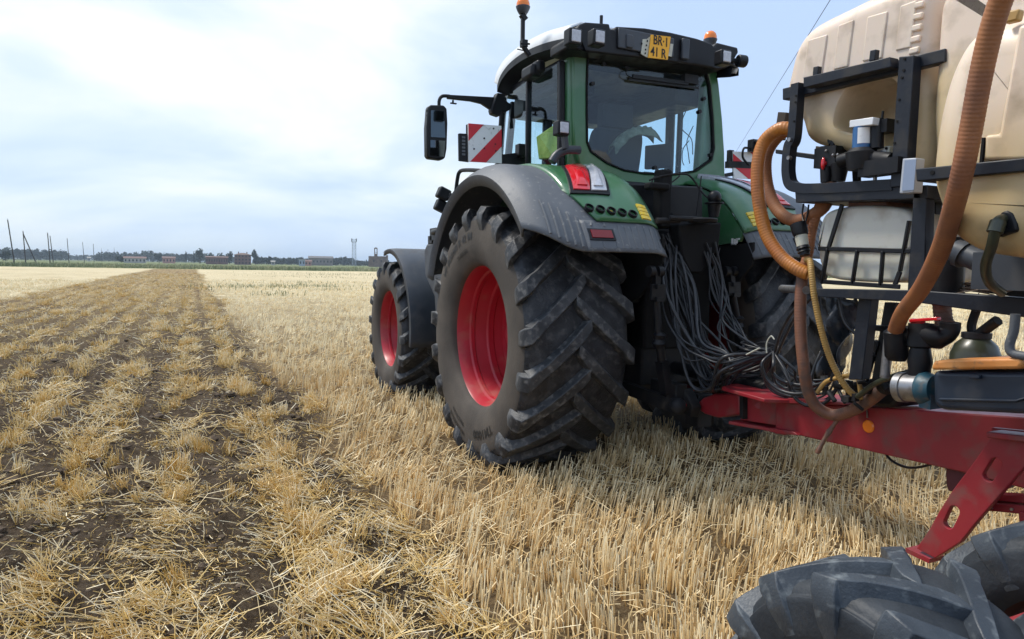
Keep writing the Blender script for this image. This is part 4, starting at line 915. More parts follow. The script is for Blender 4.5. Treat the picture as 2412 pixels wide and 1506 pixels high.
fbar(((2156, 398), (2412, 372), (2800, 340), (2800, 372), (2412, 404), (2158, 428)), 2.275, .05, 'tank_strap', 'navy', .004)
mb = MB(); mb.bar(at(2318, 325, X=2.29), at(2312, 385, X=2.29), .008, .012); c = at(2195, 407, X=2.272); mb.cyl(c, c+V(.005, 0, 0), .008, 8); obj('strap_bolt', mb, M['blackmat'], S)
mb = MB(); P = [at(x_, y_, X=2.296) for x_, y_ in ((2344, 560), (2346, 520), (2356, 500), (2372, 494), (2386, 502), (2394, 525), (2396, 545))]; mb.prism(P, (.06, 0, 0)); obj('outlet_recess', mb, M['black'], nt, bevel=.008)
mb = MB(); mb.tube(catmull(PXv((2375, 515, 2.33), (2352, 520, 2.27), (2345, 540, 2.26), (2336, 580, 2.28), (2322, 625, 2.35), (2330, 665, 2.45), (2360, 690, 2.6)), 6), .016, 10); mb.tube(PXv((2352, 522, 2.27), (2343, 548, 2.26)), .023, 10); obj('outlet_hose', mb, M['moss'], S, smooth=60)
mb = MB(); mb.cyl(at(2250, 590, X=2.75), at(2335, 625, X=2.75), .045, 16); mb.cyl(at(2262, 596, X=2.75), at(2275, 602, X=2.75), .055, 16); mb.box(at(2410, 640, X=2.8), (.2, .25, .14)); obj('suction_pipe', mb, M['darkplastic'], S, smooth=40)
mb = MB(); mb.tube(catmull(PXv((2240, 560, 2.9), (2235, 620, 2.9), (2232, 690, 2.92)), 6), .06, 12); obj('drop_pipe', mb, M['black'], S, smooth=60)
mb = MB(); mb.tube(catmull(PXv((2355, 683, 2.8), (2390, 672, 2.8), (2450, 668, 2.8), (2520, 668, 2.8)), 6), .02, 10); obj('grey_pipe', mb, M['plastic'], S, smooth=60)
tw = MB()
for k in range(46):
    x_, y_ = R.uniform(2190, 2345), R.uniform(668, 690); c = at(x_, y_, X=2.88+R.uniform(0, .2)); d = V(R.uniform(-.06, .06), R.uniform(-.12, .12), R.uniform(-.01, .03)); tw.tube([c-d, c, c+d*.8+V(0, 0, R.uniform(-.01, .01))], .0022, 4)
o = obj('dry_stems', tw, mat('dry_stem', (.16, .12, .09), .9), None); tag(o, 'tangle of dry stems lying on the lower black rail of the trailer', 'plant debris', kind='stuff')
# small rinse tank
mb = MB(); mb.pillow(PX(2.96, (1925, 572), (1930, 532), (1948, 500), (2000, 486), (2090, 486), (2140, 500), (2152, 540), (2146, 590), (2040, 592), (1932, 588)), 2.96, 3.5, .022, 5, 5); rt_ = obj('rinse_tank', mb, M['tanksmall'], S, smooth=60); rt_['label'] = 'small white rinse tank held in a black cradle'
mb = MB(); mb.pillow(PX(2.975, (1934, 584), (2040, 586), (2140, 584), (2138, 640), (2120, 664), (2030, 664), (1960, 656), (1936, 636)), 2.975, 3.5, .022, 5, 5); obj('tank_lower_half', mb, M['tanksmall'], rt_, smooth=60)
mb = MB(); mb.prism(PX(3.0, (1998, 474), (2088, 472), (2094, 488), (1994, 490)), (.3, 0, 0)); obj('tank_collar', mb, M['hosebrown'], rt_, bevel=.01)
mb = MB()
for a_, b_ in (((1984, 482), (1950, 590)), ((1950, 586), (1936, 668)), ((2020, 590), (2008, 668)), ((2080, 592), (2074, 672)), ((2142, 520), (2120, 640)), ((2120, 640), (2108, 672)), ((1928, 586), (2146, 592)), ((1938, 664), (2120, 676))):
    mb.bar(at(*a_, X=2.94), at(*b_, X=2.94), .012, .022)
obj('cradle', mb, M['black'], S, bevel=.003)
# plastic film draped in the frame
mb = MB(); rows = []
for i in range(15):
    row = []
    for j in range(12):
        u, v = i/14, j/11; c = at(1945+70*u+30*v*(1-u)-30*v, 700+190*v, X=3.05)
        row.append(c+V(.05*math.sin(7*u+5*v)+.03*math.sin(17*u-9*v), 0, .015*math.sin(13*u)))
    rows.append(row)
mb.loft(rows); fo = obj('plastic_film', mb, M['film'], None, smooth=60); sm = fo.modifiers.new('s', 'SOLIDIFY'); sm.thickness = .002; tag(fo, 'crumpled dark plastic film hanging inside the trailer frame behind the hoses', 'plastic film')
# big pump, filters, chemical bottle
mb = MB(); a_, b_ = at(2166, 868, X=2.86), at(2170, 762, X=2.86); mb.tube([a_+V(0, 0, -.06), a_, a_+V(0, 0, .03), a_.lerp(b_, .45), a_.lerp(b_, .5), b_], [.045, .045, .05, .04, .055, .05], 16); mb.tube(catmull(PXv((2095, 800, 2.86), (2130, 790, 2.86), (2170, 786, 2.86), (2215, 795, 2.88), (2235, 780, 2.9), (2238, 760, 2.9)), 5), [.04]*10+[.05]*6+[.04]*10, 14)
fl = obj('ball_valve', mb, M['black'], S, smooth=45)
mb = MB(); mb.cyl(at(2161, 768, X=2.85), at(2163, 752, X=2.85), .028, 12); mb.bar(at(2146, 756, X=2.83), at(2212, 751, X=2.83), .03, .014); obj('valve_lever', mb, M['redlens'], fl, bevel=.003)
mb = MB(); a_, b_ = at(2112, 850, X=2.84), at(2112, 785, X=2.84); mb.tube([a_, a_+V(0, 0, .02), b_-V(0, 0, .03), b_, b_+V(0, 0, .02)], [.035, .05, .05, .055, .035], 14); obj('hose_coupling', mb, M['black'], S, smooth=45)
mb = MB(); c = at(2296, 852, X=2.92); mb.lathe([(-.02, .0), (-.02, .09), (.03, .09), (.07, .075), (.095, .05), (.10, .045), (.115, .045), (.12, .0)], c, 'z', 24); bt = obj('fluid_bottle', mb, M['moss'], S, smooth=50)
mb = MB(); mb.lathe([(.098, .0), (.098, .054), (.12, .054), (.124, .0)], c, 'z', 20); obj('bottle_cap', mb, M['black'], bt, smooth=40)
mb = MB(); mb.tube(catmull(PXv((2300, 730, 2.98), (2288, 770, 2.98), (2296, 800, 2.98)), 5), .018, 8); mb.tube(catmull(PXv((2350, 755, 2.9), (2310, 785, 2.92), (2300, 795, 2.95)), 5), .022, 8); obj('vent_hose', mb, M['black'], S, smooth=60)
mb = MB(); mb.tube(catmull(PXv((2392, 740, 2.7), (2388, 780, 2.7), (2378, 815, 2.7), (2390, 835, 2.7), (2450, 842, 2.7)), 6), .016, 10); obj('drain_hose', mb, M['plastic'], S, smooth=60)
# tool box and electric motor
mb = MB(); mb.prism(PX(2.72, (2196, 874), (2700, 880), (2700, 1010), (2412, 976), (2215, 966), (2197, 950)), (.34, 0, 0)); tb = obj('tool_box', mb, M['toolbox'], S, bevel=.02, segs=4)
mb = MB(); mb.prism(PX(2.705, (2210, 938), (2390, 942), (2412, 936), (2412, 941), (2390, 948), (2210, 944)), (.02, 0, 0)); mb.prism(PX(2.70, (2282, 884), (2306, 884), (2306, 893), (2282, 893)), (.03, 0, 0)); obj('box_lip', mb, M['toolbox'], tb, bevel=.004)
mb = MB(); mb.prism(PX(2.69, (2192, 872), (2198, 851), (2230, 847), (2404, 843), (2408, 858), (2400, 870)), (.38, 0, 0)); obj('box_lid', mb, M['orange'], tb, bevel=.012, segs=3)
a_, b_ = at(2118, 912, X=2.84), at(2176, 916, X=2.84); d = (b_-a_)
mb = MB(); mb.tube([a_, a_+d*.02, a_+d*.3, a_+d*.32, a_+d*.9, a_+d*.92], [.05, .066, .066, .060, .060, .066], 28); mo = obj('electric_motor', mb, M['steel'], S, smooth=40)
mb = MB(); mb.tube([b_-d*.05, b_+d*.1, b_+d*.45, b_+d*.5], [.07, .074, .06, .03], 20); mb.box(b_+d*.3+V(0, 0, -.05), (.08, .05, .06)); obj('motor_end', mb, M['teal'], mo, smooth=40)

# sprayer controls on the platform
mb = MB(); a_, b_ = at(2030, 350, X=2.88), at(2032, 300, X=2.88); mb.tube([a_, b_], .042, 18); q = obj('filter_housing', mb, M['labelblue'], S, smooth=40)
mb = MB(); rows = [[a_.lerp(b_, t)+V(.0432*math.cos(an), .0432*math.sin(an), 0) for an in [math.radians(190+k*12) for k in range(8)]] for t in (.18, .92)]; mb.loft(rows); obj('filter_label', mb, M['whitep'], q, smooth=60, recalc=False)
mb = MB(); mb.tube([a_+V(0, 0, -.10), a_+V(0, 0, -.02), a_], [.06, .07, .05], 16); mb.cyl(at(2065, 350, X=2.90), at(2066, 282, X=2.90), .03, 12); mb.cyl(at(2075, 305, X=2.90), at(2080, 262, X=2.90), .006, 6); mb.box(at(2078, 300, X=2.92), (.06, .09, .06)); mb.tube(catmull(PXv((1980, 380, 2.89), (2010, 372, 2.89), (2040, 372, 2.89), (2100, 378, 2.89)), 5), .035, 12); mb.box(at(2080, 395, X=2.88), (.08, .2, .07)); obj('pump_body', mb, M['black'], S, smooth=45)
mb = MB(); mb.prism(PX(2.84, (2001, 284), (2057, 276), (2055, 294), (2000, 301)), (.05, 0, 0)); obj('white_module', mb, M['white'], S, bevel=.003)
mb = MB(); mb.prism(PX(2.93, (2044, 350), (2095, 343), (2092, 378), (2041, 382)), (.05, 0, 0)); cb = obj('control_box', mb, M['cream'], S, bevel=.006)
mb = MB(); mb.prism(PX(2.925, (2062, 352), (2088, 349), (2085, 372), (2059, 375)), (.004, 0, 0)); lb_ = obj('box_label', mb, M['whitep'], cb)
vs, fs = textmesh('Ohms', .026, 0, .0004); c = at(2074, 363, X=2.922); mb = MB(); mb.add([V(2.922, c.y-v.x, c.z+v.y+v.x*.05) for v in vs], fs); obj('label_lettering', mb, M['labelblue'], lb_, recalc=False) if False else None
mb = MB()
for (x_, y_) in ((2062, 352), (2087, 350), (2058, 375), (2084, 372)): c = at(x_, y_, X=2.924); mb.cyl(c, c+V(.008, 0, 0), .006, 8)
obj('box_screws', mb, M['iron'], cb)
mb = MB()
for k, (y_, w_) in enumerate(((357, 10), (363, 20), (368, 8))):
    c = at(2073, y_, X=2.923); mb.box(c, (.003, w_*.0022, .004))
obj('label_line', mb, M['labelblue'], lb_)
mb = MB(); mb.prism(PX(3.05, (1999, 320), (2014, 318), (2010, 350), (1996, 362)), (.03, 0, 0)); obj('grey_tag', mb, M['plastic'], S, bevel=.002)
mb = MB(); mb.bar(at(1944, 390, X=2.98), at(1948, 345, X=2.98), .045, .045); mb.tube(catmull(PXv((1962, 345, 3.0), (1960, 326, 3.0), (1954, 328, 3.0), (1958, 340, 3.0)), 4), .012, 8); mb.box(at(1958, 372, X=3.0), (.10, .13, .10)); mb.tube([at(1978, 385, X=2.98), at(1978, 400, X=2.98), at(1976, 428, X=2.98)], [.045, .04, .03], 12); mb.tube([at(1948, 385, X=2.98), at(1946, 430, X=2.98)], [.035, .028], 12); obj('valve_bank', mb, M['black'], S, bevel=.008)
mb = MB(); c = at(1940, 385, X=2.94); mb.ball(at(1939, 386, X=2.94), .017, 10, 6, (.7, .7, 1.9)); mb.cyl(c, c+V(.04, 0, 0), .012, 8); obj('valve_knob', mb, M['redlens'], S, smooth=60)
mb = MB()
for (x_, y_) in ((1962, 366), (1973, 365), (1946, 356), (1999, 368)): mb.ball(at(x_, y_, X=2.94), .008, 8, 6)
obj('hex_bolts', mb, M['steel'], S)
mb = MB(); mb.prism(PX(2.80, (2126, 374), (2158, 372), (2152, 454), (2118, 456)), (.06, 0, 0)); wl_ = obj('flood_lamp', mb, M['greybox'], S, bevel=.004)
mb = MB(); mb.prism(PX(2.795, (2131, 378), (2158, 376), (2152, 448), (2124, 450)), (.004, 0, 0)); obj('lamp_face', mb, mat('blue_grey_pane', (.24, .30, .42), .25), wl_)
mb = MB(); mb.lathe([(-.02, 0), (-.02, .03), (.0, .036), (.03, .03), (.035, 0)], at(2040, 402, X=3.0), 'x', 16); mb.cyl(at(2062, 402, X=3.0), at(2061, 425, X=3.0), .009, 8); obj('pressure_gauge', mb, M['steel'], S, smooth=40)
mb = MB(); mb.tube(catmull(PXv((2066, 300, 3.03), (2085, 296, 3.03), (2092, 312, 3.03), (2075, 318, 3.03)), 5), .005, 6); obj('small_cable', mb, M['cable'], S, smooth=60)

# hoses
def hose(name, pts, r, m, ridge=.05, pitch=.016, label=None, n=14, caps=True):
    mb = MB(); mb.tube(catmull(PXv(*pts), 10), r, n, caps, ridge, pitch); o = obj(name, mb, M[m], S, smooth=180)
    if label: o['label'] = label
    return o
hose('suction_hose', ((2385, -60, 2.1), (2358, 0, 2.12), (2330, 90, 2.14), (2306, 200, 2.16), (2288, 300, 2.18), (2268, 400, 2.2), (2246, 490, 2.26), (2215, 590, 2.38), (2170, 680, 2.55), (2125, 740, 2.72), (2108, 785, 2.84)), .032, 'hose', .009, .013, 'long orange ribbed hose hanging in front of the nearest tank')
hose('suction_hose', ((1866, 305, 2.93), (1835, 305, 2.90), (1800, 335, 2.88), (1785, 390, 2.86), (1787, 470, 2.86), (1805, 550, 2.88), (1840, 605, 2.9), (1880, 635, 2.92), (1905, 645, 2.94)), .036, 'hoseo', .014, .016, 'amber ribbed hose arching out in front of the frame')
hose('suction_hose', ((1875, 300, 3.05), (1835, 320, 3.03), (1806, 365, 3.0), (1806, 430, 3.0), (1825, 485, 3.0), (1855, 515, 3.0), (1890, 518, 3.0), (1925, 500, 3.0), (1945, 478, 3.02), (1948, 440, 3.02)), .034, 'hose', .012, .016, 'orange hose looping under the platform')
hose('suction_hose', ((1962, 428, 3.0), (1945, 455, 3.0), (1925, 500, 3.0), (1912, 545, 3.0), (1903, 600, 2.98), (1890, 640, 2.96)), .026, 'hose', .02)
hose('return_hose', ((1892, 640, 2.96), (1886, 700, 2.95), (1886, 780, 2.95), (1893, 860, 2.96), (1903, 920, 3.0), (1925, 960, 3.05), (1965, 978, 3.1), (2010, 966, 3.1), (2050, 942, 3.08), (2082, 915, 3.05)), .031, 'hosebrown', .010, .016, 'brown hose drooping over the red drawbar')
hose('drain_tube', ((1898, 612, 2.9), (1908, 616, 2.9), (1912, 650, 2.88), (1920, 710, 2.88), (1938, 790, 2.9), (1962, 860, 2.95), (1995, 915, 3.0), (2025, 940, 3.05)), .0155, 'hoseyel', .06, .012, 'thin yellow spiral hose')
hose('drain_tube', ((1925, 925, 3.0), (1945, 900, 3.0), (1975, 890, 3.0), (2005, 885, 3.0), (2022, 895, 3.0), (2028, 940, 3.02)), .011, 'hoseyel', 0)
hose('drain_tube', ((2020, 935, 3.0), (2060, 905, 2.95), (2110, 885, 2.9), (2150, 875, 2.9)), .013, 'moss', 0)
hose('suction_hose', ((2218, 715, 2.95), (2224, 760, 2.95), (2238, 775, 2.92)), .036, 'hosebrown', .02)
mb = MB(); P = PXv((1880, 528, 2.9), (1887, 555, 2.9), (1891, 580, 2.9), (1896, 602, 2.9)); mb.tube([P[0], P[0].lerp(P[1], .8), P[1]], [.042, .040, .036], 16); hc = obj('hose_coupler', mb, M['black'], S, smooth=45)
mb = MB(); mb.tube([P[1], P[2]], [.032, .030], 16); obj('coupler_sleeve', mb, M['cream'], hc, smooth=45)
mb = MB(); mb.tube([P[2], P[2]+(P[3]-P[2])*.3, P[2]+(P[3]-P[2])*.35, P[2]+(P[3]-P[2])*.65, P[2]+(P[3]-P[2])*.7, P[3]], [.030, .036, .028, .034, .026, .026], 16); obj('coupler_ring', mb, M['black'], hc, smooth=45)
mb = MB(); mb.tube(catmull(PXv((1893, 480, 2.96), (1890, 505, 2.96), (1895, 525, 2.94), (1902, 505, 2.96), (1905, 482, 2.96)), 5), .005, 6); obj('hanging_wire', mb, M['black'], S, smooth=60)
mb = MB(); mb.tube([*PXv((2082, 915, 3.03), (2090, 906, 3.02))], .038, 16); mb.cyl(at(2080, 905, X=3.0), at(2092, 918, X=3.0), .02, 10); obj('hose_clamp', mb, M['iron'], S, smooth=40)
mb = MB(); mb.tube(catmull(PXv((1985, 970, 3.12), (1965, 1000, 3.1), (1945, 1030, 3.08), (1925, 1068, 3.06)), 5), [.010, .012, .010, .013, .011, .010, .012, .013, .016, .013, .011, .012, .010, .012, .014, .012][:16], 8); obj('frayed_rope', mb, M['hosebrown'], S, smooth=60)
# hydraulic lines from the tractor to the trailer
rc = random.Random(21)
def cable(P, r=.008, m='cable', nm='hydraulic_line'):
    mb = MB(); mb.tube(catmull(P, 7), r, 7); return obj(nm, mb, M[m], S, smooth=60)
for k in range(22):
    t = k/21; sx = 1556+rc.uniform(0, 46); ex = 1700+rc.uniform(0, 110); m1 = 1572+rc.uniform(-12, 70); m2 = m1+rc.uniform(10, 85); sag = rc.uniform(795, 905)
    P = [at(sx, rc.uniform(545, 610), Y=4.02), at(m1, rc.uniform(665, 760), Y=3.84), at(m2, sag, Y=3.60), at(min(ex-25, m2+rc.uniform(45, 90)), min(915, sag+rc.uniform(5, 55)), Y=3.42), at(ex, rc.uniform(840, 885), Y=3.28), at(1822+rc.uniform(-8, 22), rc.uniform(815, 850), Y=3.12)]
    cable(P, rc.choice((.006, .008, .010, .012)))
for k in range(11):
    P = [at(1655+rc.uniform(0, 45), rc.uniform(570, 610), Y=3.92), at(1665+rc.uniform(0, 55), rc.uniform(650, 720), Y=3.85), at(1690+rc.uniform(0, 75), rc.uniform(750, 830), Y=3.62), at(1745+rc.uniform(0, 50), rc.uniform(800, 850), Y=3.35), at(1822+rc.uniform(-10, 20), rc.uniform(815, 840), Y=3.12)]
    cable(P, rc.choice((.005, .007, .009)))
for k in range(11):
    cx_, cy_ = 1880+rc.uniform(-20, 50), 870+rc.uniform(-20, 25); rx, ry = rc.uniform(45, 95), rc.uniform(35, 75); x0 = 3.0+rc.uniform(0, .15)
    a0 = rc.uniform(-3.5, -2.9); a1 = a0+rc.uniform(2.4, 3.4)
    P = [at(1822, 830, X=3.1)]+[at(cx_+rx*math.cos(a0+(a1-a0)*j/6), cy_-ry*math.sin(a0+(a1-a0)*j/6)*1, X=x0+.02*j) for j in range(7)]
    cable(P, rc.choice((.006, .008, .010)))
for P in (((1825, 830, 3.1), (1840, 780, 3.08), (1870, 730, 3.05), (1900, 705, 3.05)), ((1830, 835, 3.1), (1850, 790, 3.08), (1880, 735, 3.05), (1915, 700, 3.05)), ((1905, 930, 3.05), (1920, 860, 3.1), (1960, 780, 3.2), (1990, 700, 3.2)), ((1990, 950, 3.05), (1960, 880, 3.1), (1935, 780, 3.1), (1930, 700, 3.1)), ((1975, 700, 2.98), (1990, 760, 2.98), (2030, 800, 3.0), (2060, 840, 3.0))):
    cable(PXv(*P), .009)
mb = MB(); mb.tube(catmull(PXv((1806, 832, 3.0), (1806, 808, 3.0), (1816, 792, 3.0), (1824, 800, 3.0)), 5), .004, 6); mb.tube(PXv((1758, 836, 3.1), (1790, 820, 3.1)), .005, 6); obj('cable_tie', mb, M['cream'], S, smooth=60)

# ------------------------------------------------------------------ ground
rng = np.random.default_rng(11)
_T = rng.random((256, 256))
def vn(x, y):
    xi = np.floor(x).astype(int); yi = np.floor(y).astype(int); fx = x-xi; fy = y-yi
    fx = fx*fx*(3-2*fx); fy = fy*fy*(3-2*fy)
    g = lambda a, b: _T[a & 255, b & 255]
    return (g(xi, yi)*(1-fx)+g(xi+1, yi)*fx)*(1-fy)+(g(xi, yi+1)*(1-fx)+g(xi+1, yi+1)*fx)*fy
def fbm(x, y, o=4, lac=2.03, gain=.5):
    v = 0; a = 1; n = 0
    for i in range(o): v = v+a*vn(x*lac**i+17.3*i, y*lac**i+5.1*i); n += a; a *= gain
    return v/n
STRIP_R, STRIP_L = 1.0, -6.2
def tilled(x, y):
    """1 inside the cultivated strip, 0 in the stubble, with a ragged edge"""
    w = (fbm(x*1.3, y*1.3, 3)-.5)*.8+(fbm(x*.05+7, y*.16, 3)-.5)*.7*np.clip(np.hypot(x, y)/30, 0, 1)
    e1 = (STRIP_R+w-x)/.12; e2 = (x-STRIP_L+w)/.25
    return np.clip(np.minimum(e1, e2)*.5+.5, 0, 1)
def gh(x, y):
    t = tilled(x, y); d = np.hypot(x, y); f = np.clip(1-(d-14)/25, 0, 1)
    rows = np.sin((x+.12*fbm(x*.6, y*.5, 2))*2*np.pi/.64)
    clod = (fbm(x*5, y*5, 4)-.5)*.13+(fbm(x*16, y*16, 3)-.5)*.05+(np.abs(fbm(x*9, y*9, 3)-.5))*.06
    soft = (fbm(x*2, y*2, 3)-.5)*.05
    return (t*(clod+rows*.018-.01)+soft)*f
NA1, NA2 = 520, 70
a1 = np.radians(np.linspace(-32, 84, NA1, endpoint=False)); a2 = np.radians(np.linspace(84, 328, NA2, endpoint=False)); AZ = np.concatenate([a1, a2]); NA = len(AZ)
rad = [.35]
while rad[-1] < 3500: rad.append(rad[-1]*1.013+.002)
rad = np.array(rad); NR = len(rad)
rr_, aa_ = np.meshgrid(rad, AZ, indexing='ij'); gx = rr_*np.sin(aa_); gy = rr_*np.cos(aa_); gz = gh(gx, gy)
vs = np.stack([gx.ravel(), gy.ravel(), gz.ravel()], 1); vs = np.vstack([vs, [[0, 0, 0]]])
i = np.arange(NR-1)[:, None]*NA; j = np.arange(NA)[None]; j2 = (j+1) % NA
fq = np.stack([i+j, i+j2, i+NA+j2, i+NA+j], -1).reshape(-1, 4)[:, ::-1]
def bigmesh(name, verts, quads, mt, smooth=False, attr=None, tris=None):
    me = bpy.data.meshes.new(name); nv = len(verts); me.vertices.add(nv); me.vertices.foreach_set('co', np.asarray(verts, np.float32).ravel())
    nq = len(quads); nt_ = 0 if tris is None else len(tris); me.loops.add(nq*4+nt_*3)
    li = np.asarray(quads, np.int32).ravel()
    if nt_: li = np.concatenate([li, np.asarray(tris, np.int32).ravel()])
    me.loops.foreach_set('vertex_index', li); me.polygons.add(nq+nt_)
    ls = np.concatenate([np.arange(nq)*4, nq*4+np.arange(nt_)*3]).astype(np.int32); me.polygons.foreach_set('loop_start', ls)
    me.polygons.foreach_set('use_smooth', np.full(nq+nt_, smooth))
    if attr is not None:
        for k, v in attr.items():
            at_ = me.attributes.new(k, 'FLOAT', 'POINT'); at_.data.foreach_set('value', np.asarray(v, np.float32))
    me.update(calc_edges=True); me.validate()
    for q in (mt if isinstance(mt, (list, tuple)) else [mt]): me.materials.append(q)
    o = bpy.data.objects.new(name, me); COL.objects.link(o); return o
cen_ = len(vs)-1
tri = np.stack([np.full(NA, cen_), (np.arange(NA)+1) % NA, np.arange(NA)], 1)
def ground_mat():
    m = bpy.data.materials.new('field_ground'); m.use_nodes = True; t = m.node_tree; b = t.nodes['Principled BSDF']; b.inputs['Roughness'].default_value = .95; b.inputs['Specular IOR Level'].default_value = .15
    g = N(t, 'ShaderNodeNewGeometry'); P = g.outputs['Position']; L = t.links.new
    def no(sc, det=6, st=None, rough=.6):
        n = N(t, 'ShaderNodeTexNoise'); n.inputs['Scale'].default_value = sc; n.inputs['Detail'].default_value = det; n.inputs['Roughness'].default_value = rough; src = P
        if st: q = N(t, 'ShaderNodeMapping'); q.inputs['Scale'].default_value = st; L(P, q.inputs[0]); src = q.outputs[0]
        L(src, n.inputs['Vector']); return n.outputs['Fac']
    def ramp(f, *st):
        c = N(t, 'ShaderNodeValToRGB'); e = c.color_ramp.elements
        while len(e) < len(st): e.new(.5)
        for k, (p, col) in enumerate(st): e[k].position = p; e[k].color = (*col, 1)
        L(f, c.inputs[0]); return c.outputs[0]
    def mixc(f, a, b_):
        x = N(t, 'ShaderNodeMix', data_type='RGBA'); L(f, x.inputs[0]); L(a, x.inputs[6]); L(b_, x.inputs[7]); return x.outputs[2]
    at_ = N(t, 'ShaderNodeAttribute'); at_.attribute_name = 'till'; dist = N(t, 'ShaderNodeVectorMath', operation='LENGTH'); L(P, dist.inputs[0])
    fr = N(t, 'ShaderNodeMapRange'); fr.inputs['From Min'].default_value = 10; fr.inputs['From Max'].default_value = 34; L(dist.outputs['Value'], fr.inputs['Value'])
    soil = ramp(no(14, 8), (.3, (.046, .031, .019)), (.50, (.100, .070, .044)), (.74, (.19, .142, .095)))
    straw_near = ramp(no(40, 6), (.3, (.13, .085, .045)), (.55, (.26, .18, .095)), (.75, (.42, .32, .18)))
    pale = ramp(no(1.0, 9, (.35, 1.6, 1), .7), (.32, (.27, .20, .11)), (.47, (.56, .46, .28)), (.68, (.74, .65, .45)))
    pale2 = mixc(N(t, 'ShaderNodeValue').outputs[0], pale, pale)
    gr = N(t, 'ShaderNodeMapRange'); gr.inputs['From Min'].default_value = .56; gr.inputs['From Max'].default_value = .74; gr.inputs['To Max'].default_value = .55; L(no(.12, 5, (.5, 1.4, 1)), gr.inputs['Value'])
    weed = ramp(no(2, 3), (.3, (.10, .12, .035)), (.7, (.20, .19, .07)))
    pale = mixc(gr.outputs[0], pale, weed)
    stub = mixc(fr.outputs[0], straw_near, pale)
    # cultivated strip seen far away: straw rows over soil
    rowm = no(1.0, 8, (2.6, .10, 1), .65); fine = no(5.0, 6, (1, .8, 1), .6)
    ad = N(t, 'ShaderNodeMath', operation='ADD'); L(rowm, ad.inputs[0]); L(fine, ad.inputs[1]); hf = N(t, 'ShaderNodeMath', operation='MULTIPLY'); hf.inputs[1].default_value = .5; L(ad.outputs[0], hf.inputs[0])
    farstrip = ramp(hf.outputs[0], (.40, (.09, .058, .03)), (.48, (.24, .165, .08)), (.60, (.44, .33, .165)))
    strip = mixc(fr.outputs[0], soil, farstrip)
    near = mixc(at_.outputs['Fac'], stub, strip)
    # distant verges and fields
    a2_ = N(t, 'ShaderNodeAttribute'); a2_.attribute_name = 'verge'
    vg = ramp(no(.25, 8, (1, .35, 1)), (.35, (.07, .095, .03)), (.5, (.14, .165, .06)), (.7, (.30, .28, .14)))
    fin = mixc(a2_.outputs['Fac'], near, vg); L(fin, b.inputs['Base Color'])
    bn = N(t, 'ShaderNodeBump'); bn.inputs['Strength'].default_value = 1.0; bn.inputs['Distance'].default_value = .06; L(no(38, 10, None, .72), bn.inputs['Height']); L(bn.outputs[0], b.inputs['Normal'])
    return m
till_a = tilled(gx, gy)*(gy < 165)
# field ends along a slightly slanted verge
edge = 150-(gx+70)*.10
edge_n = edge+(fbm(gx*.05, gy*.05, 3)-.5)*8
verge = np.clip((gy-edge_n)/3+.5, 0, 1)
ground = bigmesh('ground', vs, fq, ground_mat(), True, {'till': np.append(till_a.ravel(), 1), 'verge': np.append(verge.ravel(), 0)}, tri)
tag(ground, None, None, None, 'structure')

# straw: thin three-sided stalks
def prisms(base, tip, mid, w, cidx):
    """base, mid, tip (N,3), w (N,) -> one mesh of bent three-sided stalks"""
    n = len(base); d = tip-base; d /= np.linalg.norm(d, axis=1, keepdims=True)+1e-9
    a = np.cross(d, np.array([.3, .2, 1.0])); a /= np.linalg.norm(a, axis=1, keepdims=True)+1e-9; b = np.cross(d, a)
    vs = np.empty((n, 9, 3), np.float32)
    for r_, (c, s) in enumerate(((base, 1.0), (mid, .95), (tip, .8))):
        for k in range(3):
            an = 2*np.pi*k/3; vs[:, r_*3+k] = c+(a*math.cos(an)+b*math.sin(an))*(w*s)[:, None]
    q = []
    for r_ in range(2):
        for k in range(3): q.append([r_*3+k, r_*3+(k+1) % 3, (r_+1)*3+(k+1) % 3, (r_+1)*3+k])
    q = np.array(q)[None]+np.arange(n)[:, None, None]*9
    t = np.array([[6, 7, 8]])[None]+np.arange(n)[:, None, None]*9
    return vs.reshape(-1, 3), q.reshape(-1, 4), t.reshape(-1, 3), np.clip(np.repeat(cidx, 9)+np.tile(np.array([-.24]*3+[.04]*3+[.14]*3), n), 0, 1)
def straw_mat(name, stops, lenv=False):
    m = bpy.data.materials.new(name); m.use_nodes = True; t = m.node_tree; b = t.nodes['Principled BSDF']; b.inputs['Roughness'].default_value = .5
    a = N(t, 'ShaderNodeAttribute'); a.attribute_name = 'tone'; c = N(t, 'ShaderNodeValToRGB'); e = c.color_ramp.elements
    while len(e) < len(stops): e.new(.5)
    for k, (p, col) in enumerate(stops): e[k].position = p; e[k].color = (*col, 1)
    t.links.new(a.outputs['Fac'], c.inputs[0]); t.links.new(c.outputs[0], b.inputs['Base Color'])
    return m
def sample(dens0, d0, d1, dref, p, azr=(-24, 74)):
    """points around the standpoint, density dens0 out to dref, then falling as distance**-p"""
    A = math.radians(azr[1]-azr[0]); M_ = 4000
    dd = np.linspace(d0, d1, M_); den = dens0*np.minimum(1, (dref/dd)**p)*dd*A; cum = np.cumsum(den)*(dd[1]-dd[0]); n = int(cum[-1])
    u = rng.random(n)*cum[-1]; d = np.interp(u, cum, dd); a = np.radians(azr[0])+rng.random(n)*A
    return d*np.sin(a), d*np.cos(a), d
def notyre(x, y):
    ok = np.ones(len(x), bool)
    for (x0, x1, y0, y1) in ((1.98, 2.74, 4.35, 5.25), (3.96, 4.72, 4.35, 5.25), (2.1, 2.66, 7.6, 8.15), (4.05, 4.6, 7.6, 8.15), (1.38, 1.82, .75, 1.4), (2.28, 2.72, .75, 1.4)):
        ok &= ~((x > x0) & (x < x1) & (y > y0) & (y < y1))
    return ok
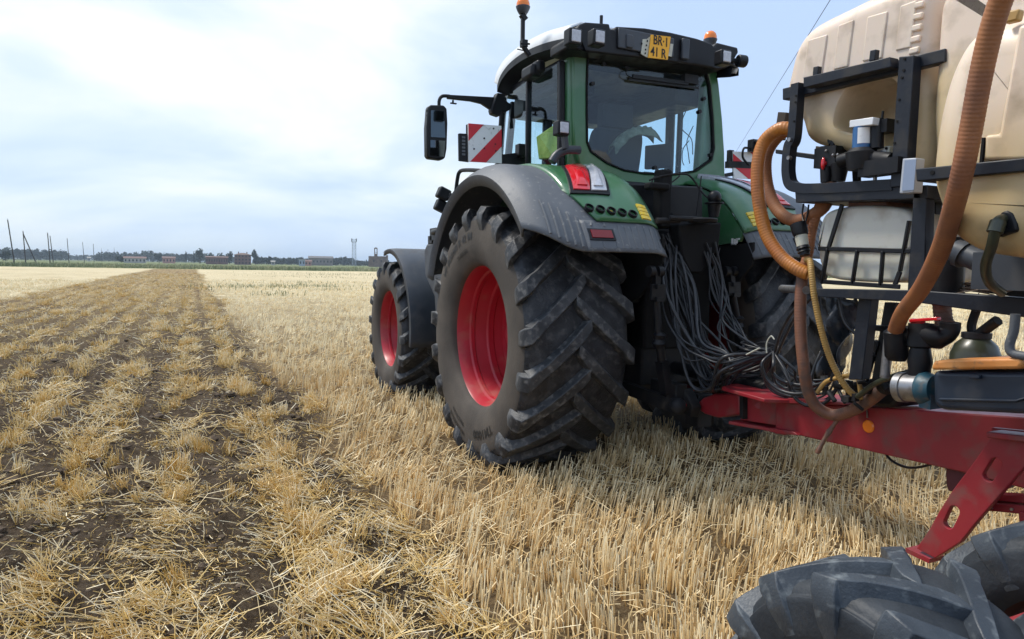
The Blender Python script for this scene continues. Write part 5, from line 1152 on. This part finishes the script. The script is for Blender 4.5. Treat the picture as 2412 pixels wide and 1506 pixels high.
def stalks(x, y, h, w, lean, leanaz, curl, tone, z0=0):
    n = len(x); z = gh(x, y)-.012+z0
    b = np.stack([x, y, z], 1); dr = np.stack([np.sin(lean)*np.sin(leanaz), np.sin(lean)*np.cos(leanaz), np.cos(lean)], 1)
    tip = b+dr*h[:, None]; sd_ = np.cross(dr, rng.normal(size=(n, 3))); mid = (b+tip)/2+sd_*(curl*h)[:, None]
    return prisms(b, tip, mid, w, tone)
def build(name, parts, mt, label, cat):
    V_, Q_, T_, C_ = [], [], [], []; off = 0
    for v, q, t, c in parts: V_.append(v); Q_.append(q+off); T_.append(t+off); C_.append(c); off += len(v)
    o = bigmesh(name, np.vstack(V_), np.vstack(Q_), mt, False, {'tone': np.concatenate(C_)}, np.vstack(T_)); return tag(o, label, cat, None, 'stuff')
# standing stubble: plants in drilled rows, several stalks each
x, y, d = sample(330, 1.0, 60, 4.0, 1.75)
row = .125; xr = np.round(x/row)*row+rng.normal(0, .016, len(x)); x = np.where(d < 16, xr, x)
tl = tilled(x, y); patch_ = fbm(x*1.1, y*1.1, 3); keep = (tl < .35) & notyre(x, y) & (rng.random(len(x)) < .35+1.5*(patch_-.3)); x, y, d, patch_ = x[keep], y[keep], d[keep], patch_[keep]
k = rng.integers(3, 8, len(x)); X_ = np.repeat(x, k); Y_ = np.repeat(y, k); D_ = np.repeat(d, k); n = len(X_); ls = (D_/4).clip(1)**.55
X_ = X_+rng.normal(0, .014, n)*ls; Y_ = Y_+rng.normal(0, .030, n)*ls
laz = math.radians(70)+(fbm(X_*.8, Y_*.8, 2)-.5)*3.2+rng.normal(0, .35, n); lean = np.abs(.10+(fbm(X_*.6+9, Y_*.6, 3)-.35)*.75+rng.normal(0, .13, n))
ug = np.repeat(rng.random(len(x)), k)
flat = rng.random(n) < .12; lean = np.where(flat, rng.uniform(.9, 1.5, n), lean)
h = (.082+.058*rng.random(n))*(.8+.5*ug)*np.where(flat, 1.2, 1)*np.clip(1.15-lean*.25, .6, 1.2)
print('stubble', n)
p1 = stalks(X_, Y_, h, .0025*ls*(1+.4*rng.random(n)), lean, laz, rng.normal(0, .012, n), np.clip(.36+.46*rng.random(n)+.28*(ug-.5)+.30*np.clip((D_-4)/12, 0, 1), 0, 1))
# loose straw lying over the stubble
x, y, d = sample(620, 1.0, 45, 3.5, 1.75); keep = (tilled(x, y) < .6) & notyre(x, y) & (rng.random(len(x)) < .2+1.6*(1-fbm(x*1.1, y*1.1, 3)-.35)); x, y, d = x[keep], y[keep], d[keep]; n = len(x); ls = (d/4).clip(1)**.55
p2 = stalks(x, y, rng.uniform(.05, .26, n), .0021*ls, rng.uniform(1.1, 1.62, n), rng.uniform(0, 6.28, n), rng.normal(0, .08, n), np.clip(.45+.5*rng.random(n), 0, 1), rng.random(n)*.05+.015)
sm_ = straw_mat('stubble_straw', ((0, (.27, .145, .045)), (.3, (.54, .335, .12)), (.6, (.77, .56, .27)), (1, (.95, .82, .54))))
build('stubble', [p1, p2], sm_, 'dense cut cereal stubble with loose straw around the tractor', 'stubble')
# cultivated strip: uprooted tufts in loose rows, scattered straw, bare soil between
x, y, d = sample(88, 1.2, 95, 4.0, 1.2); keep = (tilled(x, y) > .45); x, y, d = x[keep], y[keep], d[keep]
rw = .5+.5*np.cos((x+.1)*2*np.pi/.64+1.0*(fbm(x*.7, y*.5, 2)-.5))**1; keep = rng.random(len(x)) < .06+1.1*rw**1.35*np.clip((fbm(x*1.7, y*.9, 3)-.30)*3.2, 0, 1.2); x, y, d = x[keep], y[keep], d[keep]
k = rng.integers(12, 46, len(x)); tuft = np.repeat(np.arange(len(x)), k); X_, Y_, D_ = x[tuft], y[tuft], d[tuft]; n = len(X_); ls = (D_/4).clip(1)**.55
taz = rng.uniform(0, 6.28, len(x))[tuft]; tln = np.abs(rng.normal(.35, .38, len(x)))[tuft]; ts = rng.uniform(.6, 1.25, len(x))[tuft]; tt = rng.random(len(x))[tuft]
laz = taz+rng.normal(0, .9, n); lean = np.abs(tln+rng.normal(0, .38, n)).clip(0, 1.5)
print('tufts', len(x), n)
p3 = stalks(X_+rng.normal(0, .022, n)*ls, Y_+rng.normal(0, .022, n)*ls, rng.uniform(.05, .15, n)*ts, .0018*ls*(1+.4*rng.random(n)), lean, laz, rng.normal(0, .05, n), np.clip(.20+.35*tt+.45*rng.random(n), 0, 1))
x, y, d = sample(2300, 1.2, 75, 3.5, 1.6); cl = fbm(x*2.3+31, y*1.5, 4); rw = .5+.5*np.cos((x+.1)*2*np.pi/.64); keep = (tilled(x, y) > .3) & (rng.random(len(x)) < np.clip(((cl-.46)*5+.15)*(.20+1.05*rw)+.28*(rw-.38), .05, 1)); x, y, d = x[keep], y[keep], d[keep]; n = len(x); ls = (d/4).clip(1)**.55
print('loose', n)
laz = (fbm(x*3, y*3, 2)*9)+rng.normal(0, .8, n)
p4 = stalks(x, y, (rng.gamma(3.2, .026, n)+(rng.random(n) < .05)*rng.uniform(.08, .26, n)).clip(.02, .44), .0016*ls*(1+.5*rng.random(n)), rng.uniform(1.05, 1.6, n), laz, rng.normal(0, .09, n), np.clip(.4+.6*rng.random(n), 0, 1), rng.random(n)**2*.07+.02)
x, y, d = sample(5200, 1.2, 14, 3.0, 2.2, (-24, 50)); keep = (tilled(x, y) > .3) & (rng.random(len(x)) < np.clip((fbm(x*4+3, y*4, 3)-.35)*3, .1, 1)); x, y, d = x[keep], y[keep], d[keep]; n = len(x); ls = (d/3.5).clip(1)**.6
p5 = stalks(x, y, rng.uniform(.010, .045, n), .0012*ls, rng.uniform(1.0, 1.6, n), rng.uniform(0, 6.28, n), rng.normal(0, .05, n), rng.uniform(.3, 1, n), rng.random(n)*.01+.012)
print('chaff', n)
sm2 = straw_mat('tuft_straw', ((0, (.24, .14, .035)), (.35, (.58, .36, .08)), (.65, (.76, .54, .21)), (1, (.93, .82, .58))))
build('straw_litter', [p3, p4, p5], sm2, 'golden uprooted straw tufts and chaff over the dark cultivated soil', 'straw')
# soil clods
x, y, d = sample(120, 1.2, 16, 4, 1.6, (-24, 50)); keep = (tilled(x, y) > .5) & (rng.random(len(x)) < np.clip((fbm(x*2.3+31, y*1.5, 4) < .5)*.9+.25, 0, 1)); x, y, d = x[keep], y[keep], d[keep]; n = len(x)
ico = bmesh.new(); bmesh.ops.create_icosphere(ico, subdivisions=1, radius=1); iv = np.array([v.co[:] for v in ico.verts]); it = np.array([[v.index for v in f.verts] for f in ico.faces]); ico.free()
r_ = rng.gamma(2.0, .007, n).clip(.005, .045)*(d/5).clip(1)**.4
vv = iv[None]*(1+rng.uniform(-.28, .28, (n, len(iv), 1)))*r_[:, None, None]*np.array([1, 1, .75])+np.stack([x, y, gh(x, y)+r_*.2], 1)[:, None]
tt_ = it[None]+np.arange(n)[:, None, None]*len(iv)
print('clods', n)
cl = bigmesh('soil_clods', vv.reshape(-1, 3), np.zeros((0, 4), int), mat('clod_soil', (.080, .054, .034), .95, col2=(.14, .10, .066), scale=25, bump=.6, bscale=90), False, None, tt_.reshape(-1, 3)); tag(cl, 'small dark soil clods between the straw tufts', 'soil clods', None, 'stuff')

# ------------------------------------------------------------------ far things
def far(px, D, z=0):
    d = _f + CR*((px-CX)/FPX) - CU*((620-CY)/FPX); h = math.hypot(d.x, d.y); return V(d.x/h*D, d.y/h*D, z)
def hz(px): return 609.2+(px-72)*.01715
def zat(px, py, D):
    d = _f + CR*((px-CX)/FPX) - CU*((py-CY)/FPX); return EYE+d.z/math.hypot(d.x, d.y)*D
gp_ = 'utility poles along the far edge of the field'
def pole(xt, yt, xb, D, label, r=.14, strut=None):
    b = far(xb, D); z = zat(xt, yt, D); t = far(xt, D, z)
    o = thing('utility_pole', label, 'utility pole', b, 0, gp_)
    mb = MB(); mb.cyl(b-V(0, 0, .5), t, r, 8, r*.75); obj('pole_shaft', mb, M['wood'], o, smooth=60)
    mb = MB(); mb.cyl(t+V(0, 0, .0), t+V(0, 0, .3), .05, 6); mb.box(t+V(0, 0, -.25), (.22, .12, .12)); obj('insulator', mb, M['white'], o)
    if strut: mb = MB(); mb.cyl(far(strut, D)-V(0, 0, .4), t-V(0, 0, .6), r*.9, 8); obj('brace', mb, M['wood'], o, smooth=60)
    return t
pole(22, 518, 35, 190, 'tallest leaning wooden pole, first from the left edge')
pole(57, 545, 61, 212, 'wooden pole propped by a slanting brace', strut=88)
pole(114.5, 549, 118.5, 222, 'thick upright wooden pole, left one of the close pair')
pole(120, 556, 126, 262, 'thinner leaning wooden pole, right one of the close pair')
pole(160, 562, 163, 300, 'wooden pole standing in the gap of the woods', .13)
pole(196, 571, 199, 370, 'short thin pole right of the gap in the woods', .14)
pole(221, 575, 222, 430, 'thin pole just left of the second wood', .15)
pole(239.5, 585, 240, 600, 'faint pole over the left end of the second wood', .13)
pole(255, 587, 255.5, 640, 'faint pole, middle one of three over the wood', .13)
pole(270, 584, 270, 660, 'faint pole, rightmost of three over the wood', .14)

FOL = mat('far_foliage', (.018, .032, .018), .9, col2=(.034, .050, .024), scale=.35)
FOL2 = mat('dark_foliage', (.014, .026, .016), .9, col2=(.028, .044, .022), scale=.5)
BARK = mat('bark', (.05, .04, .03), .95)
def leaves(mb, c, rx, rz, n, s, shape='round', rnd=None):
    """leaf clumps spread through the crown volume with an uneven outline"""
    rnd = rnd or R; lobes = [(rnd.uniform(-.55, .55), rnd.uniform(-.5, .5), rnd.uniform(-.45, .5), rnd.uniform(.42, .72)) for _ in range(7)]
    for i in range(n):
        l = lobes[i % 7]; u = Vector((rnd.gauss(0, 1), rnd.gauss(0, 1), rnd.gauss(0, 1))).normalized()*(rnd.random()**.4)
        p = Vector((l[0]+u.x*l[3], l[1]+u.y*l[3], l[2]+u.z*l[3]))
        if shape == 'egg': p.x *= .9-.35*max(0, p.z); p.y *= .9-.35*max(0, p.z)
        if shape == 'cone': k = max(.06, .5-.5*p.z); p.x *= k; p.y *= k
        q = c+Vector((p.x*rx, p.y*rx, p.z*rz)); a = Vector((rnd.gauss(0, 1), rnd.gauss(0, 1), rnd.gauss(0, 1))).normalized(); b = a.orthogonal().normalized(); d = a.cross(b); t = s*rnd.uniform(.6, 1.4)
        mb.add([q+b*t, q+d*t*.8, q-b*t*.9, q-d*t*.7], [(0, 1, 2, 3)])
def tree(px, ytop, w, D, label, shape='round', m=None, n=420):
    b = far(px, D); H = zat(px, ytop, D); rx = w/2*D/FPX; o = thing('tree', label, 'tree', b, 0, 'trees on the horizon')
    r_ = random.Random(int(px*7)); mb = MB(); c = V(b.x, b.y, H*.56); rz = H*.46; leaves(mb, c, rx*.95, rz, n, max(.35, rx*.17), shape, r_); obj('crown', mb, m or FOL, o, recalc=False)
    mb = MB(); mb.cyl(b-V(0, 0, .5), V(b.x, b.y, H*.6), max(.15, rx*.09), 7, .08)
    for k in range(4): a = k*1.57+.4; mb.cyl(V(b.x, b.y, H*(.25+.06*k)), V(b.x+math.cos(a)*rx*.5, b.y+math.sin(a)*rx*.5, H*(.5+.06*k)), rx*.04, 5, .04)
    obj('trunk', mb, BARK, o)
tree(14, 589, 20, 420, 'grey-green tree at the left edge, left of the tallest pole', m=FOL)
tree(286, 603.5, 20, 480, 'low round dark tree left of the red-roofed farmhouse', m=FOL2)
tree(375, 598, 20, 560, 'round tree between the two red-roofed farmhouses', m=FOL2)
tree(438, 593, 9, 560, 'narrow pointed conifer, left of two before the long red building', 'cone', FOL2)
tree(457, 591, 8, 560, 'narrow pointed conifer close to the tall leafy tree', 'cone', FOL2)
tree(471, 586, 22, 520, 'tall leafy tree left of the long red building')
tree(496, 596, 16, 600, 'tree behind the left end of the long red building')
tree(518, 598, 24, 600, 'broad tree behind the right end of the long red building')
tree(541, 592, 20, 500, 'dark egg-shaped tree between the red building and the villa', 'egg', FOL2, 600)
tree(602, 590.5, 20, 500, 'tall dark rounded tree just right of the villa', 'egg', FOL2, 600)
tree(616, 606, 18, 520, 'low bush-like tree right of the tall rounded tree')
tree(632, 602, 16, 520, 'round tree with a clear crown above the low tree line')
tree(648, 606, 9, 600, 'small thin tree above the low tree line')
tree(686, 607, 12, 600, 'small tree over the low tree line left of the shed')
tree(708, 606, 20, 640, 'low tree behind the blue-white shed')
tree(814, 604, 8, 640, 'small tree top above the dark mound of trees')
def wood(name, segs, D, label, m=None, dens=1.0, seed=3):
    """far-off mass of trees that reads as one wood: crowns side by side, leaf clumps in each"""
    r_ = random.Random(seed); mb = MB()
    for (xa, xb, ya, yb) in segs:
        x = xa
        while x < xb:
            t = (x-xa)/max(1, xb-xa); y = ya+(yb-ya)*t+r_.uniform(-.6, 1.0); Dd = D*r_.uniform(.94, 1.08); H = max(2, zat(x, y, Dd)); w = r_.uniform(6, 11)*Dd/FPX
            c = far(x, Dd); leaves(mb, V(c.x, c.y, H*.5), w*.62, H*.5, int(70*dens), H*.085+.25, 'round', r_); mb.cyl(c, V(c.x, c.y, H*.5), .25, 5, .15)
            x += r_.uniform(2.0, 3.4)
    tag(obj(name, mb, m or FOL, None, recalc=False), label, 'woodland', None, 'stuff')
wood('far_wood', ((-160, 0, 584, 584), (0, 60, 584, 586), (60, 130, 586, 588), (130, 155, 589, 591), (155, 163, 594, 600)), 800, 'dark even-topped wood along the horizon at the left edge', seed=1)
wood('far_tree_line', ((160, 232, 601, 600),), 1100, 'thin low tree line in the gap between the two woods', seed=2)
wood('far_wood', ((228, 236, 598, 594), (236, 335, 593, 595), (335, 362, 591, 591), (362, 436, 596, 597), (430, 500, 596, 597), (500, 560, 601, 603)), 820, 'dark wood behind the farmhouses in the left half', seed=4)
wood('far_tree_line', ((600, 705, 606, 608), (700, 780, 609, 609), (770, 790, 609, 606), (790, 815, 606, 605), (815, 835, 606, 610), (835, 872, 612, 615), (872, 960, 616, 617), (960, 2140, 618, 634)), 640, 'uneven line of dark trees below the lattice tower and chapel', FOL2, 1.9, seed=5)
WHT = mat('house_render', (.40, .38, .35), .9, dirt=(.4, .36, .3), dscale=.8); REDW = mat('red_brick_wall', (.15, .085, .075), .9, col2=(.19, .11, .095), scale=.6); ROOFR = mat('red_roof_tiles', (.16, .09, .075), .85); PINK = mat('pink_wall', (.45, .24, .20), .9)
GREYW = mat('grey_barn_wall', (.16, .14, .13), .9, col2=(.22, .19, .17), scale=.5); WIN = mat('window_dark', (.02, .025, .03), .2); STONE = mat('old_brick', (.13, .085, .065), .95, col2=(.19, .13, .10), scale=.7); METAL = mat('galvanised_lattice', (.34, .38, .42), .5, metal=.4)
def house(name, label, cat, px0, px1, yw, yr, D, wm, rm, roof='gable', nw=4, floors=1, depth=9, chim=0):
    c = far((px0+px1)/2, D); W = (px1-px0)*D/FPX; hw_ = zat((px0+px1)/2, yw, D); hr = zat((px0+px1)/2, yr, D)
    fw = V(c.x, c.y, 0).normalized(); rt = V(fw.y, -fw.x, 0); Rm = Matrix((rt, fw, V(0, 0, 1))).transposed()
    o = thing(name, label, cat, c); c = c+fw*depth/2
    mb = MB(); mb.box(c+V(0, 0, hw_/2), (W, depth, hw_), Rm); obj('wall', mb, wm, o)
    mb = MB(); e = .35
    def q(x, y, z): return c+rt*x+fw*y+V(0, 0, z)
    A = [q(-W/2-e, -depth/2-e, hw_), q(W/2+e, -depth/2-e, hw_), q(W/2+e, depth/2+e, hw_), q(-W/2-e, depth/2+e, hw_)]
    k = {'gable': 0, 'hip': min(W, depth)*.42, 'flat': 0}[roof]
    if roof == 'flat': mb.box(c+V(0, 0, (hw_+hr)/2), (W+e*2, depth+e*2, hr-hw_+.02), Rm)
    else:
        r1, r2_ = q(-W/2-e+k, 0, hr), q(W/2+e-k, 0, hr); mb.add(A+[r1, r2_], [(0, 1, 5, 4), (2, 3, 4, 5), (1, 2, 5), (3, 0, 4), (3, 2, 1, 0)])
    ro = obj('roof', mb, rm, o)
    for j in range(chim): mb = MB(); mb.box(q(-W/4+W/2*j, 0, hr), (.6, .6, 1.3), Rm); obj('chimney', mb, wm, ro)
    for f_ in range(floors):
        for i_ in range(nw):
            mb = MB(); mb.box(q(-W/2+W*(i_+.5)/nw, -depth/2-.02, hw_*(f_+.55)/floors), (min(1.1, W/nw*.4), .12, min(1.4, hw_/floors*.45)), Rm); obj('window', mb, WIN, o)
house('farmhouse', 'low farmhouse with long red roof and white walls below the wood', 'house', 298, 338, 608.5, 604.5, 430, WHT, ROOFR, 'gable', 6, 1, 8)
house('farmhouse', 'small pinkish house with red roof right of the white farmhouse', 'house', 386, 410, 608, 604.5, 470, PINK, ROOFR, 'gable', 4, 1, 8)
house('brick_building', 'long flat red brick building left of the egg-shaped tree', 'building', 489, 533, 606.5, 604, 430, REDW, ROOFR, 'gable', 9, 1, 9)
house('villa', 'square three-storey reddish villa with hipped roof and chimneys', 'house', 555, 589, 600.5, 596, 430, REDW, STONE, 'hip', 5, 3, 9, 2)
house('shed', 'tiny white shed in front of the low tree line', 'building', 639, 647, 616.5, 614.5, 430, WHT, WHT, 'gable', 1, 1, 3)
house('shed', 'pale blue-grey shed beside a pink house', 'building', 705, 718, 613, 611.5, 400, mat('pale_blue_wall', (.32, .38, .46), .8), WHT, 'flat', 2, 1, 4)
house('farmhouse', 'small pink house against the pale blue-grey shed', 'house', 718, 733, 616, 612.5, 420, PINK, ROOFR, 'gable', 2, 1, 5)
house('barn', 'large grey barn with low roof right of the pink house', 'barn', 729, 782, 608.5, 603.5, 520, GREYW, mat('barn_roof', (.11, .10, .10), .8), 'gable', 7, 1, 14)
house('farmhouse', 'tiny white house in the gap between the woods', 'house', 207, 213, 607.5, 605.5, 700, WHT, WHT, 'gable', 1, 1, 5)
# chapel with open bell tower
D = 430; px0, px1 = 869, 913
c = far(891, D); fw = V(c.x, c.y, 0).normalized(); rt = V(fw.y, -fw.x, 0); Rm = Matrix((rt, fw, V(0, 0, 1))).transposed()
ch = thing('chapel', 'old brick chapel with open arched bell tower right of the lattice mast', 'chapel', c)
H = zat(891, 604, D); mb = MB(); mb.box(c+fw*5+V(0, 0, H/2), (44*D/FPX, 9, H), Rm); mb.box(c+rt*(20*D/FPX)+fw*5+V(0, 0, H/2+.4), (1.2, 9.2, H+.8), Rm); obj('wall', mb, STONE, ch)
u = (885.5-891)*D/FPX; Ht = zat(886, 583, D); w_ = 7.6*D/FPX; cb_ = c+rt*u+fw*2
mb = MB(); z1 = H+.5
out_ = [(-w_/2, z1-1), (w_/2, z1-1), (w_/2, Ht-w_*.35)]+[(w_/2*math.cos(a), Ht-w_*.35+w_*.35*math.sin(a)) for a in [math.pi*k/8 for k in range(1, 8)]]+[(-w_/2, Ht-w_*.35)]
wi = w_*.22; zi0, zi1 = z1+1.1, Ht-w_*.6
inn = [(-wi, zi0), (wi, zi0), (wi, zi1)]+[(wi*math.cos(a), zi1+wi*math.sin(a)) for a in [math.pi*k/8 for k in range(1, 8)]]+[(-wi, zi1)]
mb.ring([cb_+rt*a+V(0, 0, b) for a, b in out_], [cb_+rt*a+V(0, 0, b) for a, b in inn], fw*1.4); mb.box(cb_+fw*.7+V(0, 0, (zi0+zi1)/2-.4), (wi*2, .25, .25), Rm); obj('bell_tower', mb, STONE, ch)
for k in range(4): mb = MB(); mb.box(c+rt*(-8+5*k)*.9+fw*.45+V(0, 0, H*.55), (.7, .2, 1.3), Rm); obj('window', mb, WIN, ch)
# lattice mast
D = 480; c = far(834, D); fw = V(c.x, c.y, 0).normalized(); rt = V(fw.y, -fw.x, 0); Ht = zat(834, 564, D); lm = thing('lattice_mast', 'tall pale lattice telecom mast with antennas above the trees', 'mast', c)
mb = MB(); hw_ = 4.1*D/FPX
cs = [c+rt*(a*hw_)+fw*(b*hw_) for a, b in ((-1, -1), (1, -1), (1, 1), (-1, 1))]
for q in cs: mb.bar(q, q+V(0, 0, Ht), .28)
nseg = 9
for i_ in range(nseg):
    z0, z1 = Ht*i_/nseg, Ht*(i_+1)/nseg
    for k in range(4):
        a_, b_ = cs[k], cs[(k+1) % 4]; mb.bar(a_+V(0, 0, z0), b_+V(0, 0, z1), .16); mb.bar(b_+V(0, 0, z0), a_+V(0, 0, z1), .16); mb.bar(a_+V(0, 0, z1), b_+V(0, 0, z1), .15)
obj('lattice', mb, METAL, lm)
for k, q in enumerate(cs): mb = MB(); d = (q-c).normalized(); mb.box(q+d*.5+V(0, 0, Ht-.6), (.45, .45, 2.2)); obj('antenna', mb, M['plastic'], lm)
mb = MB(); mb.box(c+V(0, 0, Ht-1.9), (hw_*2.6, hw_*2.6, .15), Matrix((rt, fw, V(0, 0, 1))).transposed()); obj('mast_platform', mb, METAL, lm)
# blue hills far away on the right
rows = [[], [], []]
for k in range(70):
    px = 1750+k*26; D = 3000; a = far(px, D); h = max(0, (fbm(np.array([k*.22]), np.array([3.3]), 4)[0]-.25))*46+12; rows[0].append(a+V(0, 0, -.3)); rows[1].append(far(px, D+140, h)); rows[2].append(far(px, D+340, -.3))
mb = MB(); mb.loft(rows); tag(obj('hills', mb, mat('hill_woods', (.06, .09, .07), .95, col2=(.10, .12, .09), scale=.002), None, smooth=60), None, None, None, 'structure')
# overhead wire running over the field behind the tractor
def dirp(px, py, D):
    d = _f + CR*((px-CX)/FPX) - CU*((py-CY)/FPX); return CPOS+d*(D/math.hypot(d.x, d.y))
P1 = dirp(1700, 412, 45); P2 = dirp(1965, -15, 12); P3 = P1+(P2-P1)*1.55
mb = MB(); mb.tube([P1.lerp(P3, t)-V(0, 0, .25*4*t*(1-t)*.0) for t in [k/20 for k in range(21)]], .006, 6); tag(obj('overhead_wire', mb, M['wood'], None), 'thin dark wire slanting across the sky between the cab and the tank', 'wire')
for P, l in ((P1, 'wooden pole hidden behind the cab that carries the slanting wire'), (P3, 'wooden pole outside the picture carrying the slanting wire')):
    o = thing('utility_pole', l, 'utility pole', (P.x, P.y, 0)); mb = MB(); mb.cyl((P.x, P.y, -.3), P+V(0, 0, .2), .09, 10, .07); obj('pole_shaft', mb, M['wood'], o, smooth=60)
    mb = MB(); mb.box(P, (.16, .1, .1)); obj('insulator', mb, M['white'], o)

# grass of the verge, weeds in the stubble
def blades(x, y, h, w, tone, lean=.35):
    n = len(x); z = np.zeros(n); az = rng.uniform(0, 6.28, n); ln = np.abs(rng.normal(0, lean, n))
    b = np.stack([x, y, z-.02], 1); dr = np.stack([np.sin(ln)*np.sin(az), np.sin(ln)*np.cos(az), np.cos(ln)], 1); tip = b+dr*h[:, None]
    return prisms(b, tip, (b+tip)/2+rng.normal(0, .05, (n, 3))*h[:, None], w, tone)
n = 16000; az = np.radians(rng.uniform(-22, 75, n)); gy_ = None
dist_ = rng.uniform(0, 1, n)**1.6*70
px_ = np.sin(az); py_ = np.cos(az); # distance to the slanted field edge along each azimuth
Dv = (150-7)/(py_+.10*px_)+4+dist_; x, y = px_*Dv, py_*Dv
gm = straw_mat('verge_grass', ((0, (.09, .12, .04)), (.5, (.18, .20, .08)), (1, (.42, .38, .20))))
v_, q_, t_, c_ = blades(x, y, rng.uniform(.25, .85, n), rng.uniform(.03, .09, n), np.clip(fbm(x*.05, y*.05, 3)*1.6-.3+rng.normal(0, .15, n), 0, 1))
tag(bigmesh('verge_grass', v_, q_, gm, False, {'tone': c_}, t_), 'strip of green and yellow grass along the far edge of the field', 'grass', None, 'stuff')
xs, ys = [], []; hs = []
for (wx, wy, s_, m_) in ((575, 678, 1.6, 120), (600, 676, 1.8, 160), (630, 680, 1.4, 100), (645, 697, .5, 130), (712, 676, 1.6, 140), (735, 668, 2.4, 150), (760, 676, 1.8, 120), (800, 684, 1.6, 110), (540, 684, 1.2, 60), (780, 648, 5, 260), (830, 646, 7, 320), (868, 650, 6, 200), (690, 652, 4, 90), (820, 656, 3, 90), (2000, 760, 1, 20)):
    p = at(wx, wy, Z=0); xs.append(p.x+rng.normal(0, s_, m_)); ys.append(p.y+rng.normal(0, s_*.35, m_)); hs.append(rng.uniform(.12, .38, m_))
x, y, h_ = map(np.concatenate, (xs, ys, hs)); kp_ = rng.random(len(x)) < .6; x, y, h_ = x[kp_], y[kp_], h_[kp_]*.8; v_, q_, t_, c_ = blades(x, y, h_, rng.uniform(.006, .016, len(x)), np.clip(rng.normal(.45, .25, len(x)), 0, 1), .5)
tag(bigmesh('weeds', v_, q_, gm, False, {'tone': c_}, t_), 'scattered green weeds growing in the pale stubble', 'weeds', None, 'stuff')

# ------------------------------------------------------------------ air
mb = MB(); mb.box((0, 0, 19.4), (7400, 7400, 41.2)); HZ = bpy.data.materials.new('haze_air'); HZ.use_nodes = True; t = HZ.node_tree; t.nodes.clear()
o_ = N(t, 'ShaderNodeOutputMaterial'); pv = N(t, 'ShaderNodeVolumePrincipled'); pv.inputs['Density'].default_value = HAZE_D; pv.inputs['Color'].default_value = (.74, .87, 1, 1)
t.links.new(pv.outputs[0], o_.inputs['Volume']); hzo = obj('haze', mb, HZ, None); tag(hzo, 'thin bluish summer haze in the air over the field', 'haze', None, 'stuff')

# ------------------------------------------------------------------ every small repeated piece becomes a part of its own
SPLIT = {'rear_pillar': 'rear_pillar', 'roof_trim': 'roof_trim', 'window_stud': 'window_stud', 'mudguard_ribs': 'mudguard_rib', 'wheel_bolts': 'wheel_bolt', 'post_bolts': 'post_bolt', 'clamp_bolts': 'clamp_bolt', 'carrier_marks': 'carrier_mark',
         'board_marks': 'board_mark', 'board_bolts': 'board_bolt', 'hex_bolts': 'hex_bolt', 'box_screws': 'box_screw', 'warning_sticker': 'warning_sticker', 'pipe_fittings': 'pipe_fitting', 'strap_bolt': 'strap_bolt', 'door_frame': 'door_frame',
         'plate_carrier': 'plate_carrier', 'vent_hose': 'vent_hose', 'cab_monitor': 'cab_monitor', 'cab_cables': 'cab_cable', 'cable_tie': 'cable_tie', 'mirror_ribs': 'mirror_rib', 'cab_step': 'cab_step', 'side_work_lamps': 'side_work_lamp', 'rivet': 'rivet', 'headliner': 'headliner', 'support_hook': 'support_hook', 'axle': 'axle', 'suction_pipe': 'suction_pipe', 'seat_base': 'seat_base', 'board_bracket': 'board_bracket', 'hitch_eye': 'hitch_eye'}
cache = {}
for o in list(bpy.data.objects):
    base = o.name.split('.')[0]
    if base not in SPLIT or o.type != 'MESH': continue
    me = o.data
    if me.name not in cache:
        nv = len(me.vertices); lab = list(range(nv))
        def find(a):
            while lab[a] != a: lab[a] = lab[lab[a]]; a = lab[a]
            return a
        for e in me.edges:
            a, b = find(e.vertices[0]), find(e.vertices[1])
            if a != b: lab[a] = b
        gr_ = {}
        for p in me.polygons: gr_.setdefault(find(p.vertices[0]), []).append(p)
        out = []
        for ps in gr_.values():
            ids = sorted({v for p in ps for v in p.vertices}); mp_ = {v: i for i, v in enumerate(ids)}
            nm = bpy.data.meshes.new(SPLIT[base]); nm.from_pydata([me.vertices[v].co[:] for v in ids], [], [[mp_[v] for v in p.vertices] for p in ps])
            nm.polygons.foreach_set('use_smooth', [p.use_smooth for p in ps])
            if any(p.use_smooth for p in ps): nm.set_sharp_from_angle(angle=math.radians(45))
            for m_ in me.materials: nm.materials.append(m_)
            out.append(nm)
        cache[me.name] = out
    ms = cache[me.name]
    if len(ms) < 2: continue
    for nm in ms[1:]: c = o.copy(); c.data = nm; c.name = SPLIT[base]; COL.objects.link(c)
    o.data = ms[0]; o.name = SPLIT[base]
